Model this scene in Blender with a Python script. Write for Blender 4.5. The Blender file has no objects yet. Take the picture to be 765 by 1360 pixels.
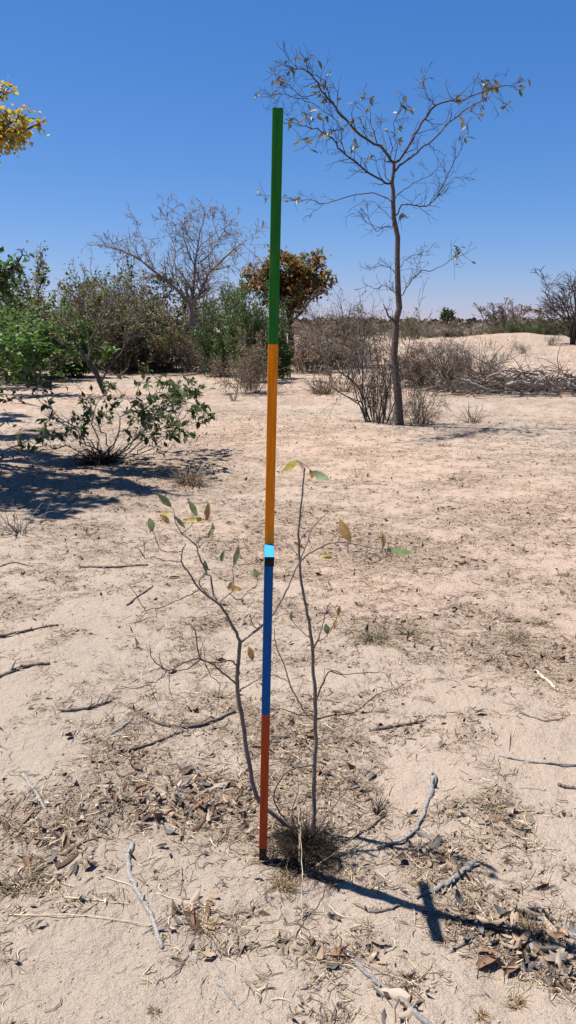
import bpy, math
import numpy as np

# ------------------------------------------------------------------ camera, sky, sun, exposure
S = bpy.context.scene
C = S.collection
F, HY, CAMH = 1010.0, 427.0, 1.548          # focal length and horizon height in photo pixels, eye height in metres
PITCH = math.atan((680 - HY) / F)
SP, CP = math.sin(PITCH), math.cos(PITCH)
cam = bpy.data.objects.new('camera', bpy.data.cameras.new('camera'))
C.objects.link(cam)
cam.location = (0, 0, CAMH)
cam.rotation_euler = (math.pi / 2 - PITCH, 0, 0)
cam.data.sensor_fit = 'VERTICAL'
cam.data.sensor_height = 24
cam.data.lens = 24 * F / 1360
cam.data.clip_start = 0.05
cam.data.clip_end = 20000
S.camera = cam


def ray(px, py):
    u, v = (px - 382.5) / F, (680 - py) / F
    return np.array([u, CP + v * SP, -SP + v * CP])


def at(px, py, Y):                          # the point seen at a photo pixel at forward distance Y
    r = ray(px, py)
    return np.array([0, 0, CAMH]) + r * (Y / r[1])


def flat(px, py):                           # the point of the level ground seen at a photo pixel
    r = ray(px, py)
    return r[:2] * (CAMH / -r[2])


POLE = flat(349, 1142)
shadow = (flat(551, 1181) - POLE) / 0.985
SUN_EL = math.atan(1 / np.hypot(*shadow))
SUN_H = -shadow / np.hypot(*shadow)         # horizontal direction towards the sun
SUN_AZ = math.atan2(SUN_H[0], SUN_H[1])     # clockwise from +Y

W = bpy.data.worlds.new('World')
S.world = W
W.use_nodes = True
wn, wl = W.node_tree.nodes, W.node_tree.links
bg = wn['Background']
sky = wn.new('ShaderNodeTexSky')
sky.sky_type = 'NISHITA'
sky.sun_disc = False
sky.sun_elevation = SUN_EL
sky.sun_rotation = SUN_AZ
sky.altitude = 300
sky.air_density = 1.0
sky.dust_density = 0.0
sky.ozone_density = 1.0
sep, com = wn.new('ShaderNodeSeparateColor'), wn.new('ShaderNodeCombineColor')
wl.new(sky.outputs[0], sep.inputs[0])
for ch, gam, gain in ((0, 1.30, .265), (1, .86, .735), (2, .70, 1.66)):      # the camera's colour curves for the whole sky
    pw, ml = wn.new('ShaderNodeMath'), wn.new('ShaderNodeMath')
    pw.operation, ml.operation = 'POWER', 'MULTIPLY'
    pw.inputs[1].default_value = gam
    ml.inputs[1].default_value = gain
    wl.new(sep.outputs[ch], pw.inputs[0]); wl.new(pw.outputs[0], ml.inputs[0]); wl.new(ml.outputs[0], com.inputs[ch])
wl.new(com.outputs[0], bg.inputs['Color'])
bg.inputs['Strength'].default_value = 0.0612

sl = bpy.data.lights.new('sun', 'SUN')
sl.energy = 5.0
sl.angle = math.radians(0.53)
sl.color = (1.0, 0.98, 0.945)
so = bpy.data.objects.new('sun', sl)
C.objects.link(so)
so.location = (-4, 2, 12)
so.rotation_euler = (math.pi / 2 - SUN_EL, 0, math.atan2(SUN_H[1], SUN_H[0]) + math.pi / 2)
S.view_settings.view_transform = 'Standard'
S.view_settings.look = 'None'
S.view_settings.exposure = 1.0
S.view_settings.gamma = 1

RNG = np.random.default_rng(11)


# ------------------------------------------------------------------ noise and the lie of the land
def vn(x, y, seed=0):
    x = np.asarray(x, float); y = np.asarray(y, float)
    xi, yi = np.floor(x).astype(np.int64), np.floor(y).astype(np.int64)
    fx, fy = x - xi, y - yi
    fx, fy = fx * fx * (3 - 2 * fx), fy * fy * (3 - 2 * fy)

    def hsh(a, b):
        h = (a * 374761393 + b * 668265263 + seed * 974634777) & 0xffffffff
        h = ((h ^ (h >> 13)) * 1274126177) & 0xffffffff
        return ((h ^ (h >> 16)) & 0xffffff) / float(0xffffff)
    a, b, c, d = hsh(xi, yi), hsh(xi + 1, yi), hsh(xi, yi + 1), hsh(xi + 1, yi + 1)
    return (a * (1 - fx) + b * fx) * (1 - fy) + (c * (1 - fx) + d * fx) * fy


def fbm(x, y, seed=0, n=4):
    s, a, t = 0, .5, 0
    for i in range(n):
        s = s + a * vn(x * 2 ** i, y * 2 ** i, seed + i); t += a; a *= .5
    return s / t


def sst(a, b, x):
    t = np.clip((x - a) / (b - a), 0, 1)
    return t * t * (3 - 2 * t)


MOUND = flat(662, 458)
MOUND = MOUND * (58 / MOUND[1])


DENTS = []
_r = np.random.default_rng(404)
for _ in range(70):
    _d, _a = 1.2 + 6 * _r.uniform(0, 1) ** 1.3, math.radians(_r.uniform(-25, 25))
    DENTS.append((_d * math.sin(_a), _d * math.cos(_a), _r.uniform(.04, .11), _r.uniform(.05, .14), _r.uniform(0, 3.14), _r.uniform(-.016, .010)))


def raw_h(x, y):
    r = np.hypot(x, y)
    near = 1 - sst(6, 14, r)
    mid = 1 - sst(12, 40, r)
    h = .05 * (vn(x / 2.6, y / 2.6, 1) - .5) + .034 * (vn(x / .9, y / .9, 2) - .5) * mid
    h = h + (.022 * (vn(x / .34, y / .34, 3) - .5) + .011 * (vn(x / .13, y / .13, 4) - .5)) * mid
    h = h + (.008 * (vn(x / .055, y / .055, 5) - .5) + .0045 * (vn(x / .024, y / .024, 6) - .5)) * near
    h = h + .16 * (vn(x / 14, y / 14, 7) - .5) * sst(9, 30, r)
    for (cx, cy, a, b, th, dep) in DENTS:
        ux, uy = (x - cx) * math.cos(th) + (y - cy) * math.sin(th), (y - cy) * math.cos(th) - (x - cx) * math.sin(th)
        h = h + dep * np.exp(-((ux / a) ** 2 + (uy / b) ** 2) ** 1.5)
    h = h + .009 * np.exp(-((np.hypot(x - POLE[0] - .015, y - POLE[1] + .01) - .045) / .022) ** 2)
    dx, dy = x - MOUND[0], y - MOUND[1]
    h = h + .42 * np.exp(-(dx / 5) ** 2 - (dy / 3.5) ** 2) * (.5 + .9 * vn(x / 1.6, y / 1.6, 8))
    h = h + .35 * np.exp(-((dx - 6) / 13) ** 2 - (dy / 12) ** 2)
    return h


H0 = float(raw_h(POLE[0], POLE[1]))


def height(x, y):
    return raw_h(x, y) - H0


# litter density: heaps and clean patches given as photo-pixel ellipses, turned into ground ellipses
def ell(px, py, wx, wy):
    c = flat(px, py); e = flat(px + wx, py); t = flat(px, py - wy); b = flat(px, py + wy)
    return c[0], c[1], abs(e[0] - c[0]), abs(t[1] - b[1]) / 2


HEAPS = [ell(*a) for a in ((230, 1065, 130, 60), (300, 1095, 60, 45), (160, 990, 75, 45), (690, 1235, 90, 55), (640, 1215, 60, 32),
                           (660, 1085, 42, 42), (690, 850, 55, 35), (560, 1125, 40, 26), (250, 1215, 60, 38), (460, 1260, 60, 26),
                           (70, 1100, 80, 60), (400, 1120, 70, 50), (440, 1000, 90, 50), (530, 1310, 50, 26), (500, 720, 60, 40),
                           (250, 620, 70, 30), (90, 640, 130, 40), (330, 960, 60, 50), (730, 1265, 60, 38), (510, 830, 50, 26))]
CLEAN = [ell(*a) for a in ((90, 850, 140, 90), (90, 1310, 170, 60), (690, 1340, 130, 40), (740, 1020, 60, 90), (560, 1020, 60, 40),
                           (300, 1340, 100, 30), (590, 920, 60, 36), (110, 1260, 110, 44), (30, 720, 60, 40), (60, 1010, 70, 26), (470, 1190, 70, 26))]


def dens(x, y):
    r = np.hypot(x, y)
    d = .34 + .75 * (fbm(x * 1.1, y * 1.6, 21) - .5) + .9 * (fbm(x * 4.3, y * 6.5, 31, 3) - .5) + .85 * (fbm(x * 15, y * 19, 41, 2) - .5)
    d = d + .25 * sst(2.6, 4.0, r) + .14 * sst(18, 40, r)
    for (cx, cy, a, b) in CLEAN:
        d = d - .42 * np.exp(-((x - cx) / a) ** 2 - ((y - cy) / b) ** 2)
    for (cx, cy, a, b) in HEAPS:
        d = d + .52 * np.exp(-(((x - cx) / a) ** 2 + ((y - cy) / b) ** 2) * 1.2)
    return np.clip(d, 0, 1.15)


# ------------------------------------------------------------------ mesh helpers
def mkmesh(name, V, faces, mat, smooth=True, attr=None):
    me = bpy.data.meshes.new(name)
    V = np.asarray(V, np.float32).reshape(-1, 3)
    faces = [np.asarray(f, np.int32) for f in faces if len(f)]
    me.vertices.add(len(V)); me.vertices.foreach_set('co', V.ravel())
    loops = np.concatenate([f.ravel() for f in faces])
    sizes = np.concatenate([np.full(len(f), f.shape[1], np.int32) for f in faces])
    me.loops.add(len(loops)); me.loops.foreach_set('vertex_index', loops)
    me.polygons.add(len(sizes))
    me.polygons.foreach_set('loop_start', np.concatenate([[0], np.cumsum(sizes)[:-1]]).astype(np.int32))
    me.polygons.foreach_set('use_smooth', np.full(len(sizes), smooth))
    if attr is not None:
        for k, v in attr.items():
            me.attributes.new(k, 'FLOAT', 'POINT').data.foreach_set('value', np.asarray(v, np.float32))
    me.update(calc_edges=True)
    if mat: me.materials.append(mat)
    return me


def obj(name, me, parent=None, loc=None, label=None, cat=None, group=None, kind=None):
    o = bpy.data.objects.new(name, me)
    C.objects.link(o)
    if parent is not None: o.parent = parent
    if loc is not None: o.location = loc
    for k, v in (('label', label), ('category', cat), ('group', group), ('kind', kind)):
        if v: o[k] = v
    return o


def norm(v):
    return v / np.maximum(np.linalg.norm(v, axis=-1, keepdims=True), 1e-9)


def tubes(paths, sides=5):
    """paths: list of (points (K,3), radii (K,)); returns V, quads. Every ring is turned to its path."""
    by = {}
    for p, r in paths:
        by.setdefault(len(p), []).append((p, r))
    VV, QQ, off = [], [], 0
    for K, lst in by.items():
        P = np.array([a for a, _ in lst]); R = np.array([b for _, b in lst])
        N = len(P)
        T = np.empty_like(P)
        T[:, 1:-1] = P[:, 2:] - P[:, :-2]; T[:, 0] = P[:, 1] - P[:, 0]; T[:, -1] = P[:, -1] - P[:, -2]
        T = norm(T)
        m = np.abs(T.mean(1))
        ref = np.eye(3)[np.argmin(m, 1)][:, None, :]
        A = norm(np.cross(T, np.broadcast_to(ref, T.shape)))
        B = np.cross(T, A)
        an = np.linspace(0, 2 * np.pi, sides, endpoint=False)
        V = P[:, :, None, :] + R[:, :, None, None] * (A[:, :, None, :] * np.cos(an)[None, None, :, None] + B[:, :, None, :] * np.sin(an)[None, None, :, None])
        idx = off + np.arange(N * K * sides).reshape(N, K, sides)
        a = idx[:, :-1]; b = idx[:, 1:]
        q = np.stack([a, np.roll(a, -1, 2), np.roll(b, -1, 2), b], -1).reshape(-1, 4)
        VV.append(V.reshape(-1, 3)); QQ.append(q); off += N * K * sides
    return np.concatenate(VV), np.concatenate(QQ)


def cat_parts(parts):
    """join [(V, [faces...])] into one."""
    V, Fs, off = [], {}, 0
    for v, fs in parts:
        V.append(v)
        for f in fs:
            if len(f): Fs.setdefault(f.shape[1], []).append(f + off)
        off += len(v)
    return np.concatenate(V), [np.concatenate(x) for x in Fs.values()]


def spline(pts, n, jitter=0, rng=RNG):
    """Catmull-Rom through the points, resampled to n points."""
    p = np.asarray(pts, float)
    if len(p) == 2: p = np.array([p[0], (p[0] + p[1]) / 2, p[1]])
    q = np.concatenate([[2 * p[0] - p[1]], p, [2 * p[-1] - p[-2]]])
    out = []
    for t in np.linspace(0, len(p) - 1, n):
        i = min(int(t), len(p) - 2); u = t - i
        a, b, c, d = q[i:i + 4]
        out.append(.5 * (2 * b + (c - a) * u + (2 * a - 5 * b + 4 * c - d) * u * u + (3 * b - a - 3 * c + d) * u ** 3))
    out = np.array(out)
    if jitter: out[1:-1] += rng.normal(0, jitter, (n - 2, 3))
    return out


def capped(P, R):
    d0, d1 = norm(P[0] - P[1]), norm(P[-1] - P[-2])
    P = np.concatenate([[P[0] + d0 * R[0] * .35], P, [P[-1] + d1 * R[-1] * .35]])
    return P, np.concatenate([[R[0] * .02], R, [R[-1] * .02]])


def leaf_batch(P, D, N, L, Wd, fold=.25, curl=.2, rich=False, rng=RNG):
    """leaves: base points P, directions D, normals N, lengths L, widths Wd, folded along the midrib and curled."""
    n = len(P)
    D = norm(D); X = norm(np.cross(D, N)); Z = np.cross(X, D)
    L = np.broadcast_to(L, n); Wd = np.broadcast_to(Wd, n)
    fold = np.broadcast_to(fold, n); curl = np.broadcast_to(curl, n)
    if rich:
        rows = [(.0, .06), (.18, .62), (.42, 1.), (.68, .8), (.88, .36), (1., .0)]
    else:
        rows = [(0., .05), (.45, 1.), (1., 0.)]
    V = []
    for t, w in rows:
        for s in ((-1, 0, 1)):
            bend = curl * t * t
            p = P + D * (L * (t - .33 * np.abs(curl) * t ** 3))[:, None] + Z * (L * bend + fold * np.abs(s) * w * Wd * .5)[:, None] + X * (s * w * .5 * Wd)[:, None]
            V.append(p)
    V = np.stack(V, 1)
    m = V.shape[1]
    base = (np.arange(n) * m)[:, None, None]
    q = []
    for r in range(len(rows) - 1):
        a = r * 3
        q += [(a, a + 1, a + 4, a + 3), (a + 1, a + 2, a + 5, a + 4)]
    Q = (base + np.array(q)[None]).reshape(-1, 4)
    return V.reshape(-1, 3), Q


def unit_rand(n, rng=RNG):
    return norm(rng.normal(0, 1, (n, 3)))


# ------------------------------------------------------------------ materials
def new_mat(name):
    m = bpy.data.materials.new(name); m.use_nodes = True
    return m, m.node_tree.nodes, m.node_tree.links, m.node_tree.nodes['Principled BSDF']


def ramp(nodes, stops, interp='LINEAR'):
    r = nodes.new('ShaderNodeValToRGB'); r.color_ramp.interpolation = interp
    e = r.color_ramp.elements
    while len(e) < len(stops): e.new(.5)
    for i, (p, c) in enumerate(stops):
        e[i].position = p; e[i].color = (*c, 1) if len(c) == 3 else c
    return r


def noise(nodes, links, scale, detail=4, rough=.6, vec=None, dist=0):
    n = nodes.new('ShaderNodeTexNoise'); n.inputs['Scale'].default_value = scale
    n.inputs['Detail'].default_value = detail; n.inputs['Roughness'].default_value = rough; n.inputs['Distortion'].default_value = dist
    if vec is not None: links.new(vec, n.inputs['Vector'])
    return n


def mixc(nodes, links, fac, a, b, mode='MIX'):
    m = nodes.new('ShaderNodeMix'); m.data_type = 'RGBA'; m.blend_type = mode
    for s, v in ((0, fac), (6, a), (7, b)):
        if hasattr(v, 'is_output') or hasattr(v, 'links'): links.new(v, m.inputs[s])
        elif isinstance(v, (int, float)): m.inputs[s].default_value = v
        else: m.inputs[s].default_value = (*v, 1)
    return m.outputs[2]


def sand_material():
    m, n, l, b = new_mat('sand')
    g = n.new('ShaderNodeNewGeometry')
    pos = g.outputs['Position']
    big = noise(n, l, .55, 5, .6, pos); r1 = ramp(n, [(.3, (.292, .234, .180)), (.52, (.322, .260, .202)), (.72, (.352, .289, .230))]); l.new(big.outputs[0], r1.inputs[0])
    # far ground is redder than the pale sand round the camera
    far = noise(n, l, .16, 3, .5, pos); r2 = ramp(n, [(.38, (0, 0, 0)), (.62, (1, 1, 1))]); l.new(far.outputs[0], r2.inputs[0])
    c = mixc(n, l, r2.outputs[0], r1.outputs[0], (.405, .285, .208))
    l.new(r2.outputs[0], c.node.inputs[0])
    # organic stain where litter lies
    at_ = n.new('ShaderNodeAttribute'); at_.attribute_name = 'litter'
    st = noise(n, l, 26, 6, .7, pos)
    mm = n.new('ShaderNodeMath'); mm.operation = 'MULTIPLY_ADD'; l.new(at_.outputs['Fac'], mm.inputs[0]); mm.inputs[1].default_value = .62; l.new(st.outputs[0], mm.inputs[2])
    r3 = ramp(n, [(.66, (0, 0, 0)), (1.0, (1, 1, 1))]); l.new(mm.outputs[0], r3.inputs[0])
    mf = n.new('ShaderNodeMath'); mf.operation = 'MULTIPLY'; l.new(r3.outputs[0], mf.inputs[0]); mf.inputs[1].default_value = .5
    c = mixc(n, l, mf.outputs[0], c, (.19, .135, .094))
    # specks: dark crumbs and pale grains
    sp = noise(n, l, 120, 4, .8, pos); r4 = ramp(n, [(.575, (0, 0, 0)), (.66, (1, 1, 1))]); l.new(sp.outputs[0], r4.inputs[0])
    ms = n.new('ShaderNodeMath'); ms.operation = 'MULTIPLY'; l.new(r4.outputs[0], ms.inputs[0]); ms.inputs[1].default_value = .55
    c = mixc(n, l, ms.outputs[0], c, (.14, .105, .08))
    gr = noise(n, l, 330, 2, .6, pos); r5 = ramp(n, [(.3, (.82, .81, .80)), (.7, (1.15, 1.15, 1.15))]); l.new(gr.outputs[0], r5.inputs[0])
    c = mixc(n, l, 1.0, c, r5.outputs[0], 'MULTIPLY')
    l.new(c, b.inputs['Base Color'])
    b.inputs['Roughness'].default_value = .95; b.inputs['Specular IOR Level'].default_value = .15
    # fine relief
    b1 = noise(n, l, 42, 5, .65, pos); b2 = noise(n, l, 210, 3, .7, pos)
    bp = n.new('ShaderNodeBump'); bp.inputs['Strength'].default_value = .9; bp.inputs['Distance'].default_value = .02; l.new(b1.outputs[0], bp.inputs['Height'])
    bq = n.new('ShaderNodeBump'); bq.inputs['Strength'].default_value = .65; bq.inputs['Distance'].default_value = .006; l.new(b2.outputs[0], bq.inputs['Height']); l.new(bp.outputs[0], bq.inputs['Normal'])
    l.new(bq.outputs[0], b.inputs['Normal'])
    return m


def varied(name, stops, rough=.75, scale=60, bump=.3, dist=.002, spec=.3, trans=0, along=None):
    """a material whose pieces differ: each loose piece and each object picks its own tone, with mottling over it."""
    m, n, l, b = new_mat(name)
    g = n.new('ShaderNodeNewGeometry'); oi = n.new('ShaderNodeObjectInfo')
    ad = n.new('ShaderNodeMath'); ad.operation = 'ADD'; l.new(g.outputs['Random Per Island'], ad.inputs[0]); l.new(oi.outputs['Random'], ad.inputs[1])
    fr = n.new('ShaderNodeMath'); fr.operation = 'FRACT'; l.new(ad.outputs[0], fr.inputs[0])
    r = ramp(n, stops); l.new(fr.outputs[0], r.inputs[0])
    tc = n.new('ShaderNodeTexCoord')
    ns = noise(n, l, scale, 4, .65, tc.outputs['Object']); rr = ramp(n, [(.3, (.62, .62, .62)), (.7, (1.3, 1.28, 1.25))]); l.new(ns.outputs[0], rr.inputs[0])
    c = mixc(n, l, 1.0, r.outputs[0], rr.outputs[0], 'MULTIPLY')
    l.new(c, b.inputs['Base Color']); b.inputs['Roughness'].default_value = rough; b.inputs['Specular IOR Level'].default_value = spec
    if bump:
        bp = n.new('ShaderNodeBump'); bp.inputs['Strength'].default_value = bump; bp.inputs['Distance'].default_value = dist
        l.new(ns.outputs[0], bp.inputs['Height']); l.new(bp.outputs[0], b.inputs['Normal'])
    if trans:
        tl = n.new('ShaderNodeBsdfTranslucent'); l.new(c, tl.inputs['Color'])
        mx = n.new('ShaderNodeMixShader'); mx.inputs[0].default_value = trans
        l.new(b.outputs[0], mx.inputs[1]); l.new(tl.outputs[0], mx.inputs[2]); l.new(mx.outputs[0], n['Material Output'].inputs['Surface'])
    return m


M = {}
M['sand'] = sand_material()
M['bark'] = varied('grey_brown_bark', [(0, (0.0612, 0.0475, 0.0403)), (.5, (0.0864, 0.067, 0.0576)), (1, (0.119, 0.0936, 0.0792))], .9, 26, 1.0, .03)
M['bark_dark'] = varied('dark_bark', [(0, (0.044, 0.032, 0.0264)), (1, (0.08, 0.0592, 0.048))], .9, 40, .8, .012)
M['bark_mid'] = varied('mid_bark', [(0, (.16, .125, .10)), (1, (.23, .18, .15))], .9, 30, .6, .01)
M['bark_pale'] = varied('pale_bark', [(0, (0.187, 0.144, 0.112)), (1, (0.259, 0.209, 0.166))], .9, 30, .6, .01)
M['twig_dead'] = varied('dead_twig', [(0, (0.0792, 0.0576, 0.0446)), (.5, (0.144, 0.108, 0.085)), (1, (0.23, 0.18, 0.144))], .9, 30, 0)
M['twig_dark'] = varied('dark_dead_twig', [(0, (0.0396, 0.0288, 0.023)), (.5, (0.0792, 0.0576, 0.0461)), (1, (0.144, 0.112, 0.09))], .9, 30, 0)
M['twig_grey'] = varied('grey_twig', [(0, (0.108, 0.0936, 0.0864)), (.5, (0.166, 0.144, 0.13)), (1, (0.23, 0.198, 0.173))], .9, 30, 0)
M['driftwood'] = varied('weathered_grey_wood', [(0, (0.187, 0.173, 0.159)), (1, (0.29, 0.267, 0.243))], .9, 110, 1.0, .008)
M['stick_brown'] = varied('weathered_brown_wood', [(0, (0.0936, 0.072, 0.0576)), (1, (0.173, 0.137, 0.112))], .9, 70, .9, .006)
M['sapling_bark'] = varied('sapling_bark', [(0, (.12, .10, .086)), (1, (.22, .185, .16))], .85, 40, 1.0, .006)
M['sapling_twig'] = varied('sapling_twig', [(0, (0.0864, 0.0504, 0.0418)), (1, (0.13, 0.0828, 0.0648))], .8, 60, .4, .002)
M['straw'] = varied('straw', [(0, (0.393, 0.29, 0.178)), (.5, (0.524, 0.412, 0.263)), (1, (0.617, 0.524, 0.374))], .7, 60, 0)
M['grass_dead'] = varied('dead_grass', [(0, (0.0936, 0.0655, 0.0468)), (.4, (0.187, 0.131, 0.0842)), (.8, (0.319, 0.234, 0.146)), (1, (0.412, 0.319, 0.205))], .85, 40, 0)
M['grass_dark'] = varied('dark_dead_grass', [(0, (0.0158, 0.0108, 0.00792)), (.7, (0.0432, 0.0288, 0.0202)), (1, (0.108, 0.072, 0.0468))], .9, 40, 0)
M['grass_green'] = varied('green_dry_grass', [(0, (0.072, 0.0792, 0.036)), (.5, (0.144, 0.122, 0.0648)), (1, (0.23, 0.18, 0.108))], .85, 40, 0)
M['grass_gold'] = varied('golden_dry_grass', [(0, (0.173, 0.101, 0.0432)), (.5, (0.288, 0.18, 0.0792)), (1, (0.36, 0.252, 0.137))], .8, 40, 0)
M['leaf_dead'] = varied('dead_leaf', [(0, (0.0562, 0.0374, 0.0281)), (.25, (0.112, 0.0702, 0.0468)), (.5, (0.216, 0.135, 0.0796)), (.66, (0.15, 0.126, 0.108)), (.84, (0.281, 0.205, 0.146)), (1, (0.337, 0.272, 0.216))], .75, 50, .6, .003, .3, .12)
M['leaf_dead_brown'] = varied('brown_dead_leaf', [(0, (0.0655, 0.0403, 0.0281)), (.5, (0.14, 0.0842, 0.0515)), (1, (0.252, 0.135, 0.0749))], .75, 50, .6, .003, .3, .12)
M['leaf_dead_grey'] = varied('grey_dead_leaf', [(0, (0.0842, 0.0749, 0.0684)), (.5, (0.159, 0.14, 0.126)), (1, (0.272, 0.243, 0.225))], .75, 50, .6, .003, .3, .08)
M['leaf_dead_tan'] = varied('tan_dead_leaf', [(0, (0.281, 0.192, 0.122)), (.5, (0.374, 0.272, 0.187)), (1, (0.486, 0.384, 0.29))], .75, 50, .6, .003, .3, .15)
M['leaf_bits'] = varied('leaf_fragments', [(0, (0.0421, 0.0281, 0.0196)), (.3, (0.103, 0.0655, 0.0421)), (.55, (0.196, 0.122, 0.0749)), (.7, (0.14, 0.117, 0.0983)), (.85, (0.309, 0.22, 0.146)), (1, (0.263, 0.15, 0.0796))], .85, 50, 0)
M['leaf_green'] = varied('green_leaf', [(0, (0.0528, 0.096, 0.0211)), (.5, (0.0816, 0.139, 0.0326)), (1, (0.125, 0.173, 0.0528))], .5, 25, .2, .003, .4, .3)
M['leaf_vivid'] = varied('vivid_green_leaf', [(0, (0.048, 0.106, 0.0173)), (.6, (0.0816, 0.173, 0.025)), (1, (0.125, 0.221, 0.0384))], .5, 25, 0, .003, .4, .42)
M['leaf_dark'] = varied('dark_green_leaf', [(0, (0.0384, 0.0576, 0.0173)), (.6, (0.0672, 0.096, 0.0307)), (1, (0.115, 0.125, 0.048))], .7, 25, 0, .003, .15, .3)
M['leaf_olive'] = varied('olive_leaf', [(0, (0.0816, 0.096, 0.0307)), (.45, (0.115, 0.139, 0.0432)), (.75, (0.163, 0.144, 0.0576)), (1, (0.24, 0.154, 0.0672))], .6, 25, 0, .003, .35, .4)
M['leaf_brown'] = varied('withered_leaf', [(0, (0.125, 0.0816, 0.048)), (.5, (0.221, 0.144, 0.0864)), (1, (0.317, 0.221, 0.139))], .75, 25, 0, .003, .3, .3)
M['leaf_orange'] = varied('orange_brown_leaf', [(0, (.06, .11, .025)), (.42, (.11, .15, .035)), (.5, (.24, .12, .04)), (.75, (.34, .125, .045)), (1, (.40, .20, .06))], .6, 25, 0, .003, .3, .4)
M['leaf_yellow'] = varied('yellow_leaf', [(0, (.16, .22, .03)), (.3, (.42, .40, .05)), (.65, (.60, .44, .06)), (.88, (.46, .24, .05)), (1, (.28, .12, .04))], .55, 25, 0, .003, .3, .4)
M['leaf_grey'] = varied('dull_tree_leaf', [(0, (0.0672, 0.072, 0.0336)), (.4, (0.115, 0.12, 0.0576)), (.7, (0.192, 0.182, 0.096)), (1, (0.23, 0.182, 0.115))], .55, 25, 0, .003, .45, .25)
M['leaf_sap'] = varied('sapling_green_leaf', [(0, (0.144, 0.182, 0.072)), (1, (0.25, 0.278, 0.134))], .5, 60, .3, .002, .45, .4)
M['leaf_sap_yellow'] = varied('sapling_yellowing_leaf', [(0, (0.403, 0.307, 0.048)), (1, (0.499, 0.403, 0.0768))], .55, 60, .3, .002, .4, .45)
M['leaf_sap_brown'] = varied('sapling_brown_leaf', [(0, (0.346, 0.192, 0.0576)), (1, (0.442, 0.288, 0.106))], .65, 60, .3, .002, .3, .45)
M['scrub_far'] = varied('distant_scrub', [(0, (0.05, 0.05, 0.03)), (.4, (0.1, 0.085, 0.055)), (.75, (0.16, 0.12, 0.09)), (1, (0.2, 0.165, 0.13))], .8, 25, 0)
M['clod'] = varied('sand_clod', [(0, (0.259, 0.202, 0.158)), (.6, (0.331, 0.266, 0.216)), (1, (0.374, 0.317, 0.266))], .95, 60, .5, .003, .1)
M['stone'] = varied('grey_stone', [(0, (0.158, 0.144, 0.137)), (1, (0.259, 0.238, 0.223))], .9, 40, .6, .004, .2)


def paint(name, col, wear, worn=(.25, .17, .10)):
    m, n, l, b = new_mat(name)
    tc = n.new('ShaderNodeTexCoord'); mp = n.new('ShaderNodeMapping'); mp.inputs['Scale'].default_value = (60, 60, 3.5); l.new(tc.outputs['Object'], mp.inputs[0])
    gr = noise(n, l, 3, 5, .6, mp.outputs[0]); rg = ramp(n, [(.3, (.72, .72, .72)), (.7, (1.22, 1.2, 1.18))]); l.new(gr.outputs[0], rg.inputs[0])
    c = mixc(n, l, 1.0, col, rg.outputs[0], 'MULTIPLY')
    w = noise(n, l, 1.6, 6, .72, mp.outputs[0]); rw = ramp(n, [(wear - .03, (0, 0, 0)), (wear + .10, (.75, .75, .75))]); l.new(w.outputs[0], rw.inputs[0])
    c = mixc(n, l, rw.outputs[0], c, worn)
    l.new(c, b.inputs['Base Color']); b.inputs['Roughness'].default_value = .6; b.inputs['Specular IOR Level'].default_value = .15
    bp = n.new('ShaderNodeBump'); bp.inputs['Strength'].default_value = .35; bp.inputs['Distance'].default_value = .001
    l.new(gr.outputs[0], bp.inputs['Height']); l.new(bp.outputs[0], b.inputs['Normal'])
    return m


M['green_paint'] = paint('green_paint', (.012, .128, .013), .66)
M['yellow_paint'] = paint('yellow_paint', (.66, .20, .003), .72)
M['blue_paint'] = paint('blue_paint', (.001, .078, .275), .74)
M['red_paint'] = paint('rust_red_paint', (.35, .056, .011), .70, (.14, .05, .025))
M['cyan_paint'] = paint('light_blue_paint', (.035, .27, .62), .8)
M['black_paint'] = paint('black_paint', (.008, .008, .010), .85, (.03, .02, .02))
M['earthy'] = paint('soil_stained_wood', (.035, .018, .012), .62, (.12, .06, .035))


# ------------------------------------------------------------------ ground: one sheet to the horizon
def make_ground():
    r = np.concatenate([np.linspace(.12, 1.0, 40, endpoint=False), np.geomspace(1.0, 6, 520, endpoint=False), np.geomspace(6, 30, 170, endpoint=False), np.geomspace(30, 9000, 90)])
    a = np.radians(np.concatenate([np.arange(-180, -60, 6), np.arange(-60, -40, 1.0), np.linspace(-40, -26, 60, endpoint=False), np.linspace(-26, 26, 420, endpoint=False), np.linspace(26, 40, 60, endpoint=False), np.arange(40, 60, 1.0), np.arange(60, 180, 6)]))
    nr, na = len(r), len(a)
    X = r[:, None] * np.sin(a)[None]; Y = r[:, None] * np.cos(a)[None]
    Z = height(X, Y)
    V = np.stack([X, Y, Z], -1).reshape(-1, 3)
    i = np.arange(nr * na).reshape(nr, na)
    q = np.stack([i[:-1], i[1:], np.roll(i[1:], -1, 1), np.roll(i[:-1], -1, 1)], -1).reshape(-1, 4)
    V = np.concatenate([V, [[0, 0, float(height(0., 0.))]]])
    t = np.stack([np.full(na, nr * na), i[0], np.roll(i[0], -1)], -1)
    me = mkmesh('ground', V, [q[:, ::-1][:, ::-1], t], M['sand'], True, {'litter': dens(V[:, 0], V[:, 1])})
    obj('ground', me, label='pale pinkish sandy ground strewn with dry litter', kind='structure')


make_ground()


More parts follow.
